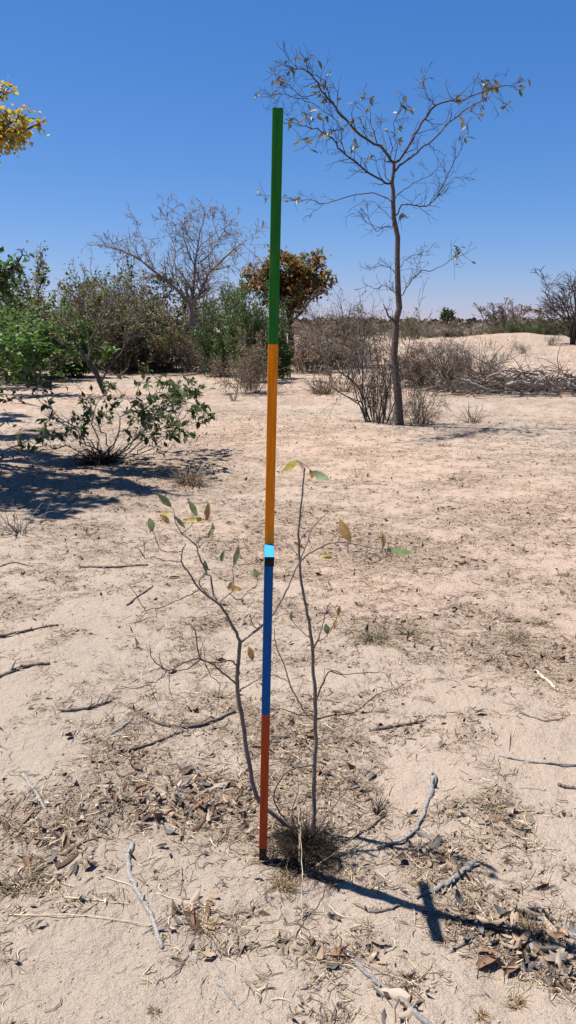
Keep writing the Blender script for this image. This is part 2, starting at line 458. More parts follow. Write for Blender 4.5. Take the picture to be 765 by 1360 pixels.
# ------------------------------------------------------------------ the painted pole
def box(x0, x1, y0, y1, z0, z1, bev):
    """a bar with softened long edges."""
    ring = []
    for sx, sy in ((1, 1), (-1, 1), (-1, -1), (1, -1)):
        cx, cy = (x1 if sx > 0 else x0), (y1 if sy > 0 else y0)
        pr = [(cx - sx * bev, cy), (cx, cy - sy * bev)]
        ring += pr if sx * sy < 0 else pr[::-1]
    ring = np.array(ring); n = len(ring)
    V = np.concatenate([np.c_[ring, np.full(n, z0)], np.c_[ring, np.full(n, z1)]])
    i = np.arange(n)
    q = np.stack([i, (i + 1) % n, (i + 1) % n + n, i + n], -1)
    return V, [q, np.arange(n)[None, ::-1], np.arange(n)[None] + n]


def make_pole():
    t = obj('measuring_pole', None, loc=(POLE[0], POLE[1], 0), label='upright square pole painted green, yellow, blue and red with a short crossbar', cat='measuring pole')
    t.empty_display_size = .2
    top = at(366.5, 141, 1.0); d_top = (2.0 - CAMH) / (top[2] - CAMH)
    top = np.array([0, 0, CAMH]) + (top - [0, 0, CAMH]) * d_top
    lean = (top - np.array([POLE[0], POLE[1], 0]))
    t.rotation_euler = (-math.atan2(lean[1], 2), math.atan2(lean[0], 2), math.radians(1.9))
    w = .0118
    for nm, mt, z0, z1 in (('red', 'red_paint', .05, .5), ('blue', 'blue_paint', .5, 1.0), ('yellow', 'yellow_paint', 1.0, 1.5), ('green', 'green_paint', 1.5, 2.0)):
        v, f = box(-w, w, -w, w, z0, z1, .0012)
        o = obj('painted_section', mkmesh('painted_section', v, f, M[mt], False), t)
        o['label'] = {'red': 'rust red lowest section', 'blue': 'dark blue section', 'yellow': 'ochre yellow section', 'green': 'dark green top section'}[nm]
    v, f = box(-w * .94, w * .94, -w * .94, w * .94, -.05, .05, .0012)
    obj('pole_tip', mkmesh('pole_tip', v, f, M['earthy'], False), t)['label'] = 'soil blackened tip of the pole'
    b = obj('crossbar', None, t, loc=(0, 0, .9865)); b['label'] = 'light blue short bar through the pole'
    for y0, y1 in ((-.1, -w - .0004), (w + .0004, .1)):
        ww = w if y0 < 0 else w * .9
        v, f = box(-ww, ww, -.0125, .0125, 0, abs(y1 - y0), .001)
        v = np.c_[v[:, 0], y0 + v[:, 2], -v[:, 1]]
        obj('bar', mkmesh('bar', v, f, M['cyan_paint'], False), b)
    for y0, y1 in ((-.1012, -.1), (.1, .1012)):
        ww = w * .97 if y0 < 0 else w * .86
        v, f = box(-ww, ww, -.0122, .0122, 0, .0012, .001)
        v = np.c_[v[:, 0], y0 + v[:, 2], -v[:, 1]]
        obj('end_face', mkmesh('end_face', v, f, M['black_paint'], False), b)


make_pole()


# ------------------------------------------------------------------ growing things
def rot_about(v, axis, ang):
    c, s = math.cos(ang), math.sin(ang)
    return v * c + np.cross(axis, v) * s + axis * axis.dot(v) * (1 - c)


def grow(out, tips, p, d, L, r, lev, sp, rng):
    n = sp['seg'][lev]; step = L / n
    pts = [p]; dirs = [d]
    w = sp['wob'][lev]; up = sp['up'][lev]
    J = rng.normal(0, w, (n, 3)); J[:, 2] += up
    for i in range(n):
        d = d + J[i]; d = d / math.sqrt(d.dot(d)); p = p + d * step
        pts.append(p); dirs.append(d)
    t = np.linspace(0, 1, n + 1)
    R = np.maximum(r * (1 - sp.get('taper', .7) * t), sp['rmin'])
    out.append((np.array(pts), R, lev))
    if lev >= sp['max']:
        for i in range(1, n + 1): tips.append((pts[i], dirs[i]))
        return
    k = sp['kids'][lev]; k = max(1, int(rng.poisson(k))) if k else 0
    ts = np.sort(rng.uniform(sp['tmin'][lev], 1, k))
    for tt in ts:
        i = min(int(tt * n), n - 1); u = tt * n - i
        q = pts[i] * (1 - u) + pts[i + 1] * u
        dd = dirs[i + 1]
        ax = np.cross(dd, rng.normal(0, 1, 3)); ax = ax / max(math.sqrt(ax.dot(ax)), 1e-6)
        cd = rot_about(dd, ax, math.radians(rng.normal(sp['ang'][lev], sp['ang'][lev] * .22)))
        rr = r * (1 - sp.get('taper', .7) * tt)
        grow(out, tips, q, cd, L * sp['ratio'][lev] * rng.uniform(.65, 1.25) * (1.2 - .55 * tt), rr * sp.get('rk', .62), lev + 1, sp, rng)


def tube_mesh(name, paths, mat, thick=6, thin=3, cut=0):
    big = [(p, r) for p, r, l in paths if l <= cut]; small = [(p, r) for p, r, l in paths if l > cut]
    parts = []
    if big: v, q = tubes(big, thick); parts.append((v, [q]))
    if small: v, q = tubes(small, thin); parts.append((v, [q]))
    V, Fs = cat_parts(parts)
    return mkmesh(name, V, Fs, mat)


def leaves_on(tips, n, L, asp, rng, spread=.02, droop=0.):
    ix = rng.integers(0, len(tips), n)
    P = np.array([tips[i][0] for i in ix]) + rng.normal(0, spread, (n, 3))
    D = norm(np.array([tips[i][1] for i in ix]) * .6 + rng.normal(0, .7, (n, 3)) + np.array([0, 0, -droop]))
    N = norm(rng.normal(0, .6, (n, 3)) + np.array([0, 0, 1.0]))
    Ls = L * rng.uniform(.6, 1.3, n)
    return leaf_batch(P, D, N, Ls, Ls * asp, rng.uniform(.1, .5, n), rng.uniform(-.4, .3, n), rng=rng)


# ---- bushes: prototypes one metre tall, copied with their parts
def bush_meshes(kind, seed):
    rng = np.random.default_rng(seed)
    out, tips = [], []
    if kind == 'dead':
        sp = dict(seg=[6, 5, 4], wob=[.24, .3, .34], up=[.02, .02, .0], kids=[9, 6, 0], tmin=[.1, .1, 0], ang=[50, 46, 0], ratio=[.5, .5, 0], max=2, rmin=.0020, rk=.55)
        ns, lean, L, r, sprd = 20, .6, .86, .0075, .26
    elif kind == 'sparse':
        sp = dict(seg=[7, 6, 4], wob=[.18, .25, .3], up=[.05, .04, .02], kids=[8, 5, 0], tmin=[.25, .15, 0], ang=[42, 44, 0], ratio=[.5, .45, 0], max=2, rmin=.0020, rk=.55)
        ns, lean, L, r, sprd = 8, .42, .92, .011, .12
    elif kind == 'tall':
        sp = dict(seg=[7, 5, 4], wob=[.1, .24, .3], up=[.07, .08, .03], kids=[11, 6, 0], tmin=[.04, .1, 0], ang=[52, 44, 0], ratio=[.36, .5, 0], max=2, rmin=.002, rk=.5)
        ns, lean, L, r, sprd = 14, .2, .92, .008, .22
    else:
        sp = dict(seg=[6, 5, 4], wob=[.22, .28, .32], up=[.03, .03, .02], kids=[10, 6, 0], tmin=[.1, .1, 0], ang=[50, 46, 0], ratio=[.52, .5, 0], max=2, rmin=.002, rk=.55)
        ns, lean, L, r, sprd = 16, .6, .84, .009, .25
    for i in range(ns):
        a = rng.uniform(0, 2 * math.pi); q = rng.uniform(.1, 1) ** .6
        d = np.array([math.cos(a) * lean * q * 1.6, math.sin(a) * lean * q * 1.6, 1.0]); d /= np.linalg.norm(d)
        p = np.array([math.cos(a) * sprd * q, math.sin(a) * sprd * q, -.03])
        grow(out, tips, p, d, L * rng.uniform(.4, 1.1), r * rng.uniform(.7, 1.2), 0, sp, rng)
    T = np.array([t[0] for t in tips])
    k = np.array([1, 1, 1.0]); k[2] = 1 / np.percentile(T[:, 2], 98.5); k[:2] = 1 / (np.percentile(T[:, 0], 97) - np.percentile(T[:, 0], 3))
    out = [(p * k, rr, l) for p, rr, l in out]
    tips = [(p * k, d) for p, d in tips if p[2] > 0]
    return out, tips, rng


BUSH = {}


def bush_proto(key, kind, seed, twig, leaf=None, nleaf=0, lsize=.03, asp=.5):
    out, tips, rng = bush_meshes(kind, seed)
    stems = tube_mesh('stems', out, M[twig], 5, 3, 0)
    fol = None
    if leaf:
        V, Q = leaves_on(tips, nleaf, lsize, asp, rng, .016)
        fol = mkmesh('foliage', V, [Q], M[leaf], True)
    BUSH[key] = (stems, fol)


bush_proto('dead1', 'dead', 1, 'twig_dark', 'leaf_brown', 120, .03)
bush_proto('dead2', 'dead', 2, 'twig_grey', 'leaf_brown', 320, .026)
bush_proto('dead3', 'dead', 3, 'twig_dead', 'leaf_brown', 4200, .034)
bush_proto('dead4', 'dead', 14, 'twig_dark', 'leaf_brown', 1500, .03)
bush_proto('sparse1', 'sparse', 4, 'twig_dead', 'leaf_brown', 160, .04)
bush_proto('sparse3', 'sparse', 25, 'bark_dark', 'leaf_brown', 200, .035)
bush_proto('sparse2', 'sparse', 15, 'twig_grey', 'leaf_olive', 420, .034)
bush_proto('olive1', 'round', 5, 'twig_grey', 'leaf_olive', 7000, .042, .55)
bush_proto('olive2', 'round', 6, 'twig_dead', 'leaf_olive', 5000, .042, .55)
bush_proto('vivid1', 'round', 7, 'twig_dead', 'leaf_vivid', 9000, .05, .55)
bush_proto('vivid2', 'round', 17, 'twig_dead', 'leaf_vivid', 6000, .055, .55)
bush_proto('dark1', 'round', 8, 'twig_dead', 'leaf_dark', 7000, .05, .55)
bush_proto('tall1', 'tall', 9, 'twig_dead', 'leaf_green', 9000, .05, .5)
bush_proto('tall2', 'tall', 10, 'twig_dead', 'leaf_green', 8000, .048, .5)
bush_proto('wall', 'round', 12, 'twig_dead', 'leaf_olive', 1500, .05, .6)

BR = np.random.default_rng(77)


def bush(key, px, py, wpx, hpx, label, name='shrub', cat='shrub', group=None, Y=None, rz=None, rough_w=1.0):
    g = flat(px, py)
    if Y: g = at(px, 500, Y)[:2]
    x, y = g; z = float(height(x, y))
    depth = y * CP + CAMH * SP
    w, h = wpx / F * depth, hpx / F * depth
    t = obj(name, None, loc=(x, y, z), label=label, cat=cat, group=group)
    t.scale = (w * rough_w, w * rough_w, h)
    t.rotation_euler = (0, 0, BR.uniform(0, 6.28) if rz is None else rz)
    st, fo = BUSH[key]
    obj('stems', st, t)
    if fo is not None: obj('foliage', fo, t, kind='stuff')
    return t


# left thicket, back to front
bush('olive1', 70, 478, 170, 118, 'broad olive shrub rising behind the vivid green one at the left', Y=30)
bush('olive2', 128, 478, 130, 116, 'tall olive shrub behind the leaning shrub', Y=28)
bush('dark1', 5, 470, 110, 106, 'dark leafy shrub at the left edge behind the vivid green one', Y=31)
bush('olive1', 165, 480, 130, 116, 'tall olive and russet shrub left of the bare spreading tree', Y=27)
bush('dark1', 218, 482, 95, 108, 'dark green shrub just left of the spreading tree trunk', Y=30)
bush('olive2', 262, 480, 90, 80, 'low olive shrub behind the foot of the spreading tree', Y=30)
bush('dark1', 312, 480, 80, 84, 'dark low shrub between the spreading tree and the columnar shrubs', Y=29)
bush('vivid1', 38, 478, 165, 94, 'vivid green shrub at the left edge of the thicket', Y=21)
bush('vivid2', 100, 474, 80, 94, 'small bright green shrub at the right side of the vivid one', Y=23)
bush('dead3', 110, 484, 120, 84, 'brown leafed bush in front of the bright green shrubs', cat='bush')
bush('dead3', 196, 488, 120, 90, 'withered brown bush in front of the spreading tree', cat='bush')
bush('dead4', 238, 492, 80, 58, 'grey brown withered bush left of the columnar green shrub', cat='bush')
bush('dead4', 65, 488, 90, 52, 'low grey leafless bush below the vivid green shrub', cat='bush')
bush('dead1', 15, 490, 80, 46, 'low dry bush at the far left edge of the thicket', cat='bush')
bush('olive2', 168, 493, 120, 104, 'many stemmed olive shrub with its stems meeting at the sand')
bush('dead1', 172, 491, 110, 94, 'leafless twiggy bush tangled into the many stemmed olive shrub', cat='bush')
bush('tall1', 293, 497, 58, 106, 'columnar bright green shrub left of the pole')
bush('tall2', 337, 505, 62, 120, 'darker columnar shrub right beside the pole')
bush('dead3', 332, 520, 66, 74, 'brown twiggy bush in front of the darker columnar shrub', cat='bush')
bush('vivid2', 374, 490, 40, 90, 'narrow green shrub just right of the pole', Y=22)
bush('dead3', 410, 486, 100, 62, 'brown leafed bush under the orange leafed tree', cat='bush', Y=25)
bush('dead4', 450, 486, 100, 84, 'dark tangled bush between the pole and the tall thin tree', cat='bush')
bush('dead1', 415, 488, 90, 60, 'grey tangled bush in front of the brown leafed one', cat='bush')
bush('dead4', 468, 484, 80, 62, 'pale twiggy bush left of the tall thin tree', cat='bush')
bush('sparse2', 452, 486, 90, 122, 'tall sparse shrub with few leaves beside the orange leafed tree', Y=20)
bush('sparse3', 500, 560, 100, 160, 'leafless many stemmed shrub at the left foot of the tall thin tree')
bush('dead1', 504, 556, 84, 104, 'low dead thicket around the foot of the tall thin tree', cat='bush')
bush('dead4', 556, 560, 56, 60, 'small dead bush at the right foot of the tall thin tree', cat='bush')
bush('dead4', 578, 510, 120, 58, 'grey leafless thicket right of the tall thin tree', cat='bush')
bush('dead1', 570, 508, 100, 50, 'twiggy grey thicket tangled behind the tall thin tree', cat='bush')
bush('dead3', 548, 505, 60, 44, 'brown leafed bush directly behind the tall thin tree', cat='bush', Y=22)
bush('sparse2', 612, 508, 32, 60, 'thin green leafed plant at the left end of the brush pile', name='plant', cat='plant')
bush('sparse1', 596, 505, 60, 76, 'upright leafless shrub left of the brush pile')
bush('dead1', 640, 500, 80, 48, 'low dead bush behind the left half of the brush pile', cat='bush')
bush('vivid2', 712, 452, 30, 18, 'small bright green plant on the far sand rise', name='plant', cat='plant')
bush('dead2', 690, 470, 26, 16, 'tiny dry bush on the open sand below the rise', cat='bush')
bush('dead2', 735, 462, 22, 16, 'tiny dry bush at the right of the open sand', cat='bush')
# far scrub as individual bushes, then a wood beyond as one mass
for i in range(34):
    px = 385 + i * 11.6 + BR.uniform(-5, 5)
    Y = BR.uniform(70, 120)
    g = at(px, 500, Y)
    key = ('dead3', 'olive2', 'dead2', 'dead3', 'olive1', 'dead2')[i % 6]
    low = .55 if px > 600 else .8
    bush(key, px, 0, BR.uniform(26, 46), BR.uniform(13, 24) * low, 'brownish scrub bush in the distant belt under the horizon', cat='bush', group='scrub bushes of the distant belt', Y=Y)
for px, w, h, Y, key, lb in ((600, 40, 18, 62, 'olive1', 'olive bush left of the sand mound'), (690, 36, 22, 66, 'dark1', 'dark green bush below the bare trees right of the mound'),
                             (742, 34, 26, 64, 'dark1', 'dark bush at the foot of the bare tree at the right edge'), (650, 30, 16, 70, 'olive2', 'olive bush just behind the sand mound'),
                             (722, 34, 22, 70, 'dead3', 'brown bush between the two bare trees at the right'), (545, 30, 34, 60, 'wall', 'round leafy bush behind the tall thin tree')):
    bush(key, px, 0, w, h, lb, cat='bush', Y=Y)


def far_wood():
    rng = np.random.default_rng(5)
    n = 31000
    a = np.radians(rng.uniform(-36, 36, n)); r = rng.uniform(150, 260, n)
    x, y = r * np.sin(a), r * np.cos(a)
    top = .5 + 2.4 * fbm(np.degrees(a) * .8, r * .03, 3, 4) ** 1.4
    z = top * rng.uniform(0, 1, n) ** .8 + .2
    L = rng.uniform(.5, 1.3, n)
    V, Q = leaf_batch(np.c_[x, y, z], unit_rand(n, rng), unit_rand(n, rng), L, L * .8, .3, .2, rng=rng)
    o = obj('far_woods', mkmesh('far_woods', V, [Q], M['scrub_far']), label='distant scrub woodland along the horizon', kind='stuff')
    o['category'] = 'woodland'


far_wood()


# ---- trees
def tree_root(name, px, py, label, Y=None, cat='tree', group=None):
    g = flat(px, py)
    if Y: g = at(px, 500, Y)[:2]
    z = float(height(g[0], g[1]))
    return obj(name, None, loc=(g[0], g[1], z), label=label, cat=cat, group=group), np.array([g[0], g[1], z])


def limb_tree(root, o, limbs, trunk, rt, Yb, mat, sub, rng, part='branch', trunk_n=18, twig_mat=None, rs=.6, tk=.55, tlk=.8):
    """trunk and limbs traced from pixels, each with its own depth; every limb grows its own twigs and is one part."""
    tp = spline([at(x, y, Yb + dy) for x, y, dy in trunk], trunk_n, .014, rng)
    tp[0, 2] = o[2] - .08
    R = np.interp(np.linspace(0, 1, trunk_n), [0, .06, .15, 1], [rt * 1.3, rt * 1.1, rt, rt * .38])
    V, Q = tubes([(tp - o, R)], 10)
    obj('trunk', mkmesh('trunk', V, [Q], M[mat]), root)
    alltips = []
    for L in limbs:
        n = max(6, 3 * len(L['p']))
        dy0, dy1 = L['dy']
        k = len(L['p'])
        pts = [at(x, y, Yb + dy0 + (dy1 - dy0) * i / (k - 1)) for i, (x, y) in enumerate(L['p'])]
        P = spline(pts, n, .008, rng)
        j = np.argmin(np.linalg.norm(tp - P[0], axis=1))
        if L.get('snap', True): P[0] = tp[j]
        Rr = np.linspace(L['r'] * rs, max(L['r'] * rs * .25, .003), n)
        out = [(P, Rr, 0)]; tips = []
        for i in range(1, n):
            dd = norm(P[i] - P[i - 1])
            for _ in range(rng.poisson(L.get('tw', 1.2) * tk)):
                ax = norm(np.cross(dd, rng.normal(0, 1, 3)))
                cd = rot_about(dd, ax, math.radians(rng.normal(42, 14)))
                grow(out, tips, P[i] - dd * rng.uniform(0, .1), cd, L.get('tl', .45) * tlk * rng.uniform(.4, 1.3), Rr[i] * .5 + .001, 1, sub, rng)
            tips.append((P[i], dd))
        out = [(p - o, r, l) for p, r, l in out]
        obj(part, tube_mesh(part, out, M[twig_mat or mat], 6, 3, 0), root)
        alltips += [(p - o, d) for p, d in tips]
    return alltips


def tall_tree():
    rng = np.random.default_rng(42)
    root, o = tree_root('savanna_tree', 530, 562, 'tall thin nearly leafless tree standing on the sand right of the pole')
    Y = o[1]
    trunk = [(531, 565, 0), (527, 520, 0), (524.5, 478, 0), (526.5, 430, 0), (530, 399, 0), (528, 358, 0), (525, 306, 0), (522, 265, 0), (521.5, 242, 0), (523.5, 216, 0)]
    limbs = [
        dict(p=[(523, 222), (509, 198), (489, 187), (468, 169), (451, 149), (439, 134), (427, 120), (416, 102), (405, 93), (392, 90), (379, 88)], dy=(0, -.9), r=.034, tw=1.5, tl=.5),
        dict(p=[(439, 134), (434, 118), (430, 106), (416, 98), (411, 84), (409, 70)], dy=(-.6, -.5), r=.012, tw=1.2, tl=.3, snap=False),
        dict(p=[(427, 120), (410, 128), (396, 125), (382, 112), (367, 106)], dy=(-.7, -1.3), r=.011, tw=1.2, tl=.3, snap=False),
        dict(p=[(410, 131), (395, 131), (378, 124), (362, 126), (346, 130)], dy=(-1.0, -1.4), r=.009, tw=1.1, tl=.28, snap=False),
        dict(p=[(523, 222), (541, 196), (553, 175), (570, 149), (579, 140), (599, 134), (620, 131), (646, 120), (669, 114), (694, 108)], dy=(0, .7), r=.03, tw=1.3, tl=.42),
        dict(p=[(523, 228), (536, 216), (553, 204), (570, 190), (593, 166), (617, 146), (634, 137), (652, 128)], dy=(0, -.5), r=.028, tw=1.3, tl=.4),
        dict(p=[(579, 140), (570, 130), (563, 114), (565, 97)], dy=(.25, .2), r=.010, tw=1.3, tl=.25, snap=False),
        dict(p=[(608, 135), (597, 127), (592, 113), (594, 104)], dy=(.35, .5), r=.009, tw=1.2, tl=.22, snap=False),
        dict(p=[(521, 246), (506, 239), (483, 225), (460, 207), (445, 190), (430, 175), (414, 170), (398, 166), (379, 158)], dy=(0, -1.1), r=.026, tw=1.6, tl=.45),
        dict(p=[(460, 207), (455, 190), (452, 170), (441, 155), (420, 140), (400, 132)], dy=(-.4, -.8), r=.010, tw=1.3, tl=.35, snap=False),
        dict(p=[(521, 268), (500, 257), (477, 258), (448, 265), (430, 271), (412, 266), (396, 266), (370, 262), (346, 258)], dy=(0, .8), r=.016, tw=.9, tl=.3),
        dict(p=[(430, 271), (412, 284), (402, 291)], dy=(.5, .6), r=.006, tw=1, tl=.2, snap=False),
        dict(p=[(515, 243), (511, 224), (513, 196), (508, 178), (500, 160)], dy=(0, .7), r=.013, tw=1.5, tl=.4),
        dict(p=[(524, 212), (528, 195), (522, 170), (530, 148), (540, 130)], dy=(0, -.7), r=.011, tw=1.2, tl=.35),
        dict(p=[(525, 290), (536, 272), (564, 274), (576, 265), (593, 236), (602, 215), (612, 200), (614, 182)], dy=(0, -.8), r=.018, tw=1.4, tl=.42),
        dict(p=[(576, 265), (593, 246), (605, 236), (623, 235)], dy=(-.3, .1), r=.009, tw=1.2, tl=.3, snap=False),
        dict(p=[(522, 262), (540, 250), (556, 240), (578, 228), (590, 212)], dy=(0, .8), r=.012, tw=1.3, tl=.4),
        dict(p=[(525, 302), (512, 300), (500, 306), (486, 284), (478, 276)], dy=(0, -.7), r=.011, tw=1.6, tl=.4),
        dict(p=[(525, 300), (500, 270), (480, 268), (462, 282)], dy=(0, .7), r=.009, tw=1.4, tl=.4),
        dict(p=[(529, 400), (541, 382), (558, 361), (576, 358), (599, 345), (622, 335)], dy=(0, -.6), r=.014, tw=1.7, tl=.38),
        dict(p=[(528, 362), (538, 345), (550, 340), (566, 334), (580, 322)], dy=(0, .6), r=.010, tw=1.6, tl=.35),
        dict(p=[(528, 368), (519, 356), (509, 352), (497, 355), (486, 352)], dy=(0, .5), r=.009, tw=1.5, tl=.35),
        dict(p=[(530, 395), (512, 380), (498, 384), (484, 376)], dy=(0, -.6), r=.009, tw=1.4, tl=.35),
        dict(p=[(527, 432), (516, 420), (512, 410), (509, 404)], dy=(0, -.3), r=.032, tw=.7, tl=.25),
    ]
    sub = dict(seg=[1, 5, 4], wob=[0, .24, .28], up=[0, .03, .03], kids=[0, 2.2, 0], tmin=[0, .25, 0], ang=[0, 42, 0], ratio=[0, .5, 0], max=2, rmin=.0024, rk=.6)
    tips = limb_tree(root, o, limbs, trunk, .058, Y, 'bark', sub, rng, twig_mat='bark_dark')
    # leaves hang where the photograph has them
    cl = [(385, 90, 11, 15), (412, 76, 4, 10), (362, 128, 7, 14), (378, 108, 5, 12), (432, 110, 7, 12), (440, 132, 10, 14), (470, 142, 16, 16), (455, 125, 6, 12), (415, 165, 11, 14), (397, 180, 8, 12),
          (442, 175, 11, 14), (480, 172, 11, 14), (500, 212, 7, 12), (462, 192, 8, 14), (384, 162, 5, 10), (390, 268, 9, 14), (347, 258, 4, 8), (655, 120, 20, 14), (640, 126, 14, 12), (686, 114, 9, 10),
          (668, 128, 10, 10), (632, 150, 8, 12), (622, 172, 4, 8), (612, 182, 4, 6), (540, 150, 5, 16), (527, 178, 7, 12), (612, 340, 10, 14), (545, 300, 5, 16), (600, 135, 6, 12), (565, 110, 3, 10), (520, 150, 6, 16)]
    TP = np.array([p + o for p, d in tips]); v = TP - [0, 0, CAMH]
    dep = v[:, 1] * CP - v[:, 2] * SP
    sx = 382.5 + F * v[:, 0] / dep; sy = 680 - F * (v[:, 1] * SP + v[:, 2] * CP) / dep
    lm = [mkmesh('leaf', *(lambda a: (a[0], [a[1]]))(leaf_batch(np.zeros((1, 3)), np.array([[1., 0, 0]]), np.array([[0, 0, 1.]]), 1, .40, f, c, True)), M['leaf_grey']) for f, c in ((.3, .1), (.1, -.3), (.5, .3), (.35, -.1))]
    twigs = []
    tw = dict(seg=[5], wob=[.3], up=[.02], kids=[0], tmin=[0], ang=[0], ratio=[0], max=0, rmin=.0026)
    for cx, cy, n, s in cl:                       # leafy twiglets at the nearest branch ends
        dd = (sx - cx) ** 2 + (sy - cy) ** 2
        near = np.argsort(dd)[:5]; pts = []
        for i in near[:max(2, min(5, n // 3))]:
            for _ in range(2):
                tt = []
                grow(twigs, tt, tips[i][0], norm(rng.normal(0, 1, 3) + tips[i][1] * .7), s / F * 13 * rng.uniform(.8, 1.5), .004, 0, tw, rng)
                pts += tt
        for i in rng.integers(0, len(pts), int(n * 1.12)):
            q, d = pts[i]
            l = obj('leaf', lm[rng.integers(0, 4)], root, loc=q)
            k = rng.uniform(.075, .135); l.scale = (k, k, k)
            l.rotation_euler = (rng.uniform(-1.2, 1.2), rng.uniform(-.5, 1.1), math.atan2(d[1], d[0]) + rng.uniform(-1, 1))
    obj('twigs', tube_mesh('twigs', twigs, M['bark_dark'], 3, 3, -1), root, kind='stuff')


tall_tree()


def spreading_tree():
    rng = np.random.default_rng(3)
    root, o = tree_root('bare_tree', 268, 478, 'bare pale tree with wide spreading branches behind the left thicket', Y=25.)
    Y = o[1]
    trunk = [(272, 480, 0), (264, 452, 0), (255, 430, 0), (253, 412, 0), (254, 402, 0)]
    limbs = [
        dict(p=[(254, 405), (243, 392), (225, 376), (205, 360), (186, 345), (166, 335), (146, 328)], dy=(0, -1.0), r=.085, tw=2.0, tl=1.5),
        dict(p=[(254, 404), (257, 380), (259, 355), (262, 330), (266, 306), (272, 284)], dy=(0, .8), r=.075, tw=2.0, tl=1.4),
        dict(p=[(255, 406), (268, 384), (278, 362), (295, 346), (312, 330), (328, 318)], dy=(0, -.6), r=.08, tw=2.0, tl=1.5),
        dict(p=[(263, 350), (278, 338), (292, 318), (300, 298), (304, 282)], dy=(.4, 1.2), r=.035, tw=1.9, tl=1.1, snap=False),
        dict(p=[(231, 380), (229, 358), (233, 335), (226, 312), (221, 292)], dy=(-.4, .6), r=.035, tw=1.9, tl=1.2, snap=False),
        dict(p=[(205, 360), (196, 338), (190, 318), (180, 300)], dy=(-.6, .2), r=.03, tw=1.9, tl=1.1, snap=False),
        dict(p=[(256, 405), (280, 402), (298, 392), (316, 384)], dy=(0, 1.2), r=.03, tw=1.5, tl=1.0),
        dict(p=[(270, 430), (270, 405), (272, 380), (276, 365)], dy=(1.2, 1.4), r=.06, tw=1.6, tl=1.2, snap=False),
        dict(p=[(259, 355), (248, 330), (243, 305), (246, 288)], dy=(.4, -.8), r=.03, tw=1.9, tl=1.1, snap=False),
    ]
    sub = dict(seg=[1, 5, 5, 4], wob=[0, .2, .25, .28], up=[0, .0, .0, .0], kids=[0, 4, 2.6, 0], tmin=[0, .25, .25, 0], ang=[0, 38, 40, 0], ratio=[0, .55, .55, 0], max=3, rmin=.006, rk=.65)
    tips = limb_tree(root, o, limbs, trunk, .15, Y, 'bark_mid', sub, rng, trunk_n=12, tk=.85, rs=.72, tlk=.62)


spreading_tree()


def leafy_tree(name, px, Y, top_px, crown, label, leaf, nleaf, lsize, bark, seed, levels=2, rt=.1, group=None, trunk_px=None):
    """crown: list of (px, py, rx_px, ry_px) lobes; limbs grow from the trunk into each lobe and carry twigs and leaves."""
    rng = np.random.default_rng(seed)
    root, o = tree_root(name, px, 480, label, Y=Y, group=group)
    depth = Y * CP
    fork = at(px + (trunk_px or 0), top_px, Y)
    tp = spline([o + [0, 0, -.1], (o + fork) / 2 + rng.normal(0, .08, 3) * [1, 1, 0], fork], 9, .01, rng)
    V, Q = tubes([(tp - o, np.linspace(rt * 1.25, rt * .7, 9))], 8)
    obj('trunk', mkmesh('trunk', V, [Q], M[bark]), root)
    sub = dict(seg=[1, 5, 4], wob=[0, .2, .25], up=[0, .04, .02], kids=[0, 3.5, 0], tmin=[0, .2, 0], ang=[0, 42, 0], ratio=[0, .5, 0], max=2, rmin=.004 + .0002 * Y, rk=.65)
    LV = []
    for cx, cy, rx, ry in crown:
        dyc = rng.uniform(-1, 1) * rx / F * depth * .6
        c = at(cx, cy, Y + dyc); R = np.array([rx, rx * .8, ry]) / F * depth
        st = tp[rng.integers(6, 9)]
        P = spline([st, st * .45 + c * .55 + rng.normal(0, .1, 3) * R, c], 8, .02, rng)
        Rr = np.linspace(rt * .5, rt * .14, 8)
        out = [(P, Rr, 0)]; tips = []
        for k in range(18):
            i = rng.integers(4, 8); d = norm(rng.normal(0, 1, 3) * [1, 1, .8] + [0, 0, .25])
            grow(out, tips, P[i], d, float(np.abs(d).dot(R)) * rng.uniform(.5, 1.0), rt * .13, 1, sub, rng)
        obj('branch', tube_mesh('branch', [(p - o, r, l) for p, r, l in out], M[bark], 6, 3, 0), root)
        n = int(nleaf * rx * ry / sum(a[2] * a[3] for a in crown))
        V, Q = leaves_on([(p - o, d) for p, d in tips], n, lsize, .6, rng, lsize * .6, .2)
        LV.append((V, [Q]))
    V, Fs = cat_parts(LV)
    obj('foliage', mkmesh('foliage', V, Fs, M[leaf]), root, kind='stuff')
    return root


leafy_tree('orange_tree', 386, 31, 412, [(330, 373, 24, 8), (350, 361, 26, 8), (385, 352, 30, 8), (414, 356, 26, 9), (400, 370, 30, 10), (430, 371, 18, 8), (362, 377, 26, 8), (386, 390, 22, 8)],
           'small tree with orange brown foliage partly behind the pole', 'leaf_orange', 5600, .19, 'bark_dark', 21, rt=.13)
leafy_tree('round_tree', 594, 120, 424, [(594, 418, 6, 3.2), (589, 419, 4, 2.4), (600, 419, 4, 2.4)], 'small dark round crowned tree on the horizon', 'leaf_dark', 900, .35, 'bark_dark', 22, rt=.12)
leafy_tree('left_tree', -18, 17, 400, [(8, 350, 16, 14), (30, 338, 10, 5), (2, 375, 22, 20), (-25, 350, 30, 30), (14, 362, 12, 12)], 'leafy green tree reaching in at the left edge above the thicket', 'leaf_vivid', 700, .15, 'bark_dark', 23, rt=.09)


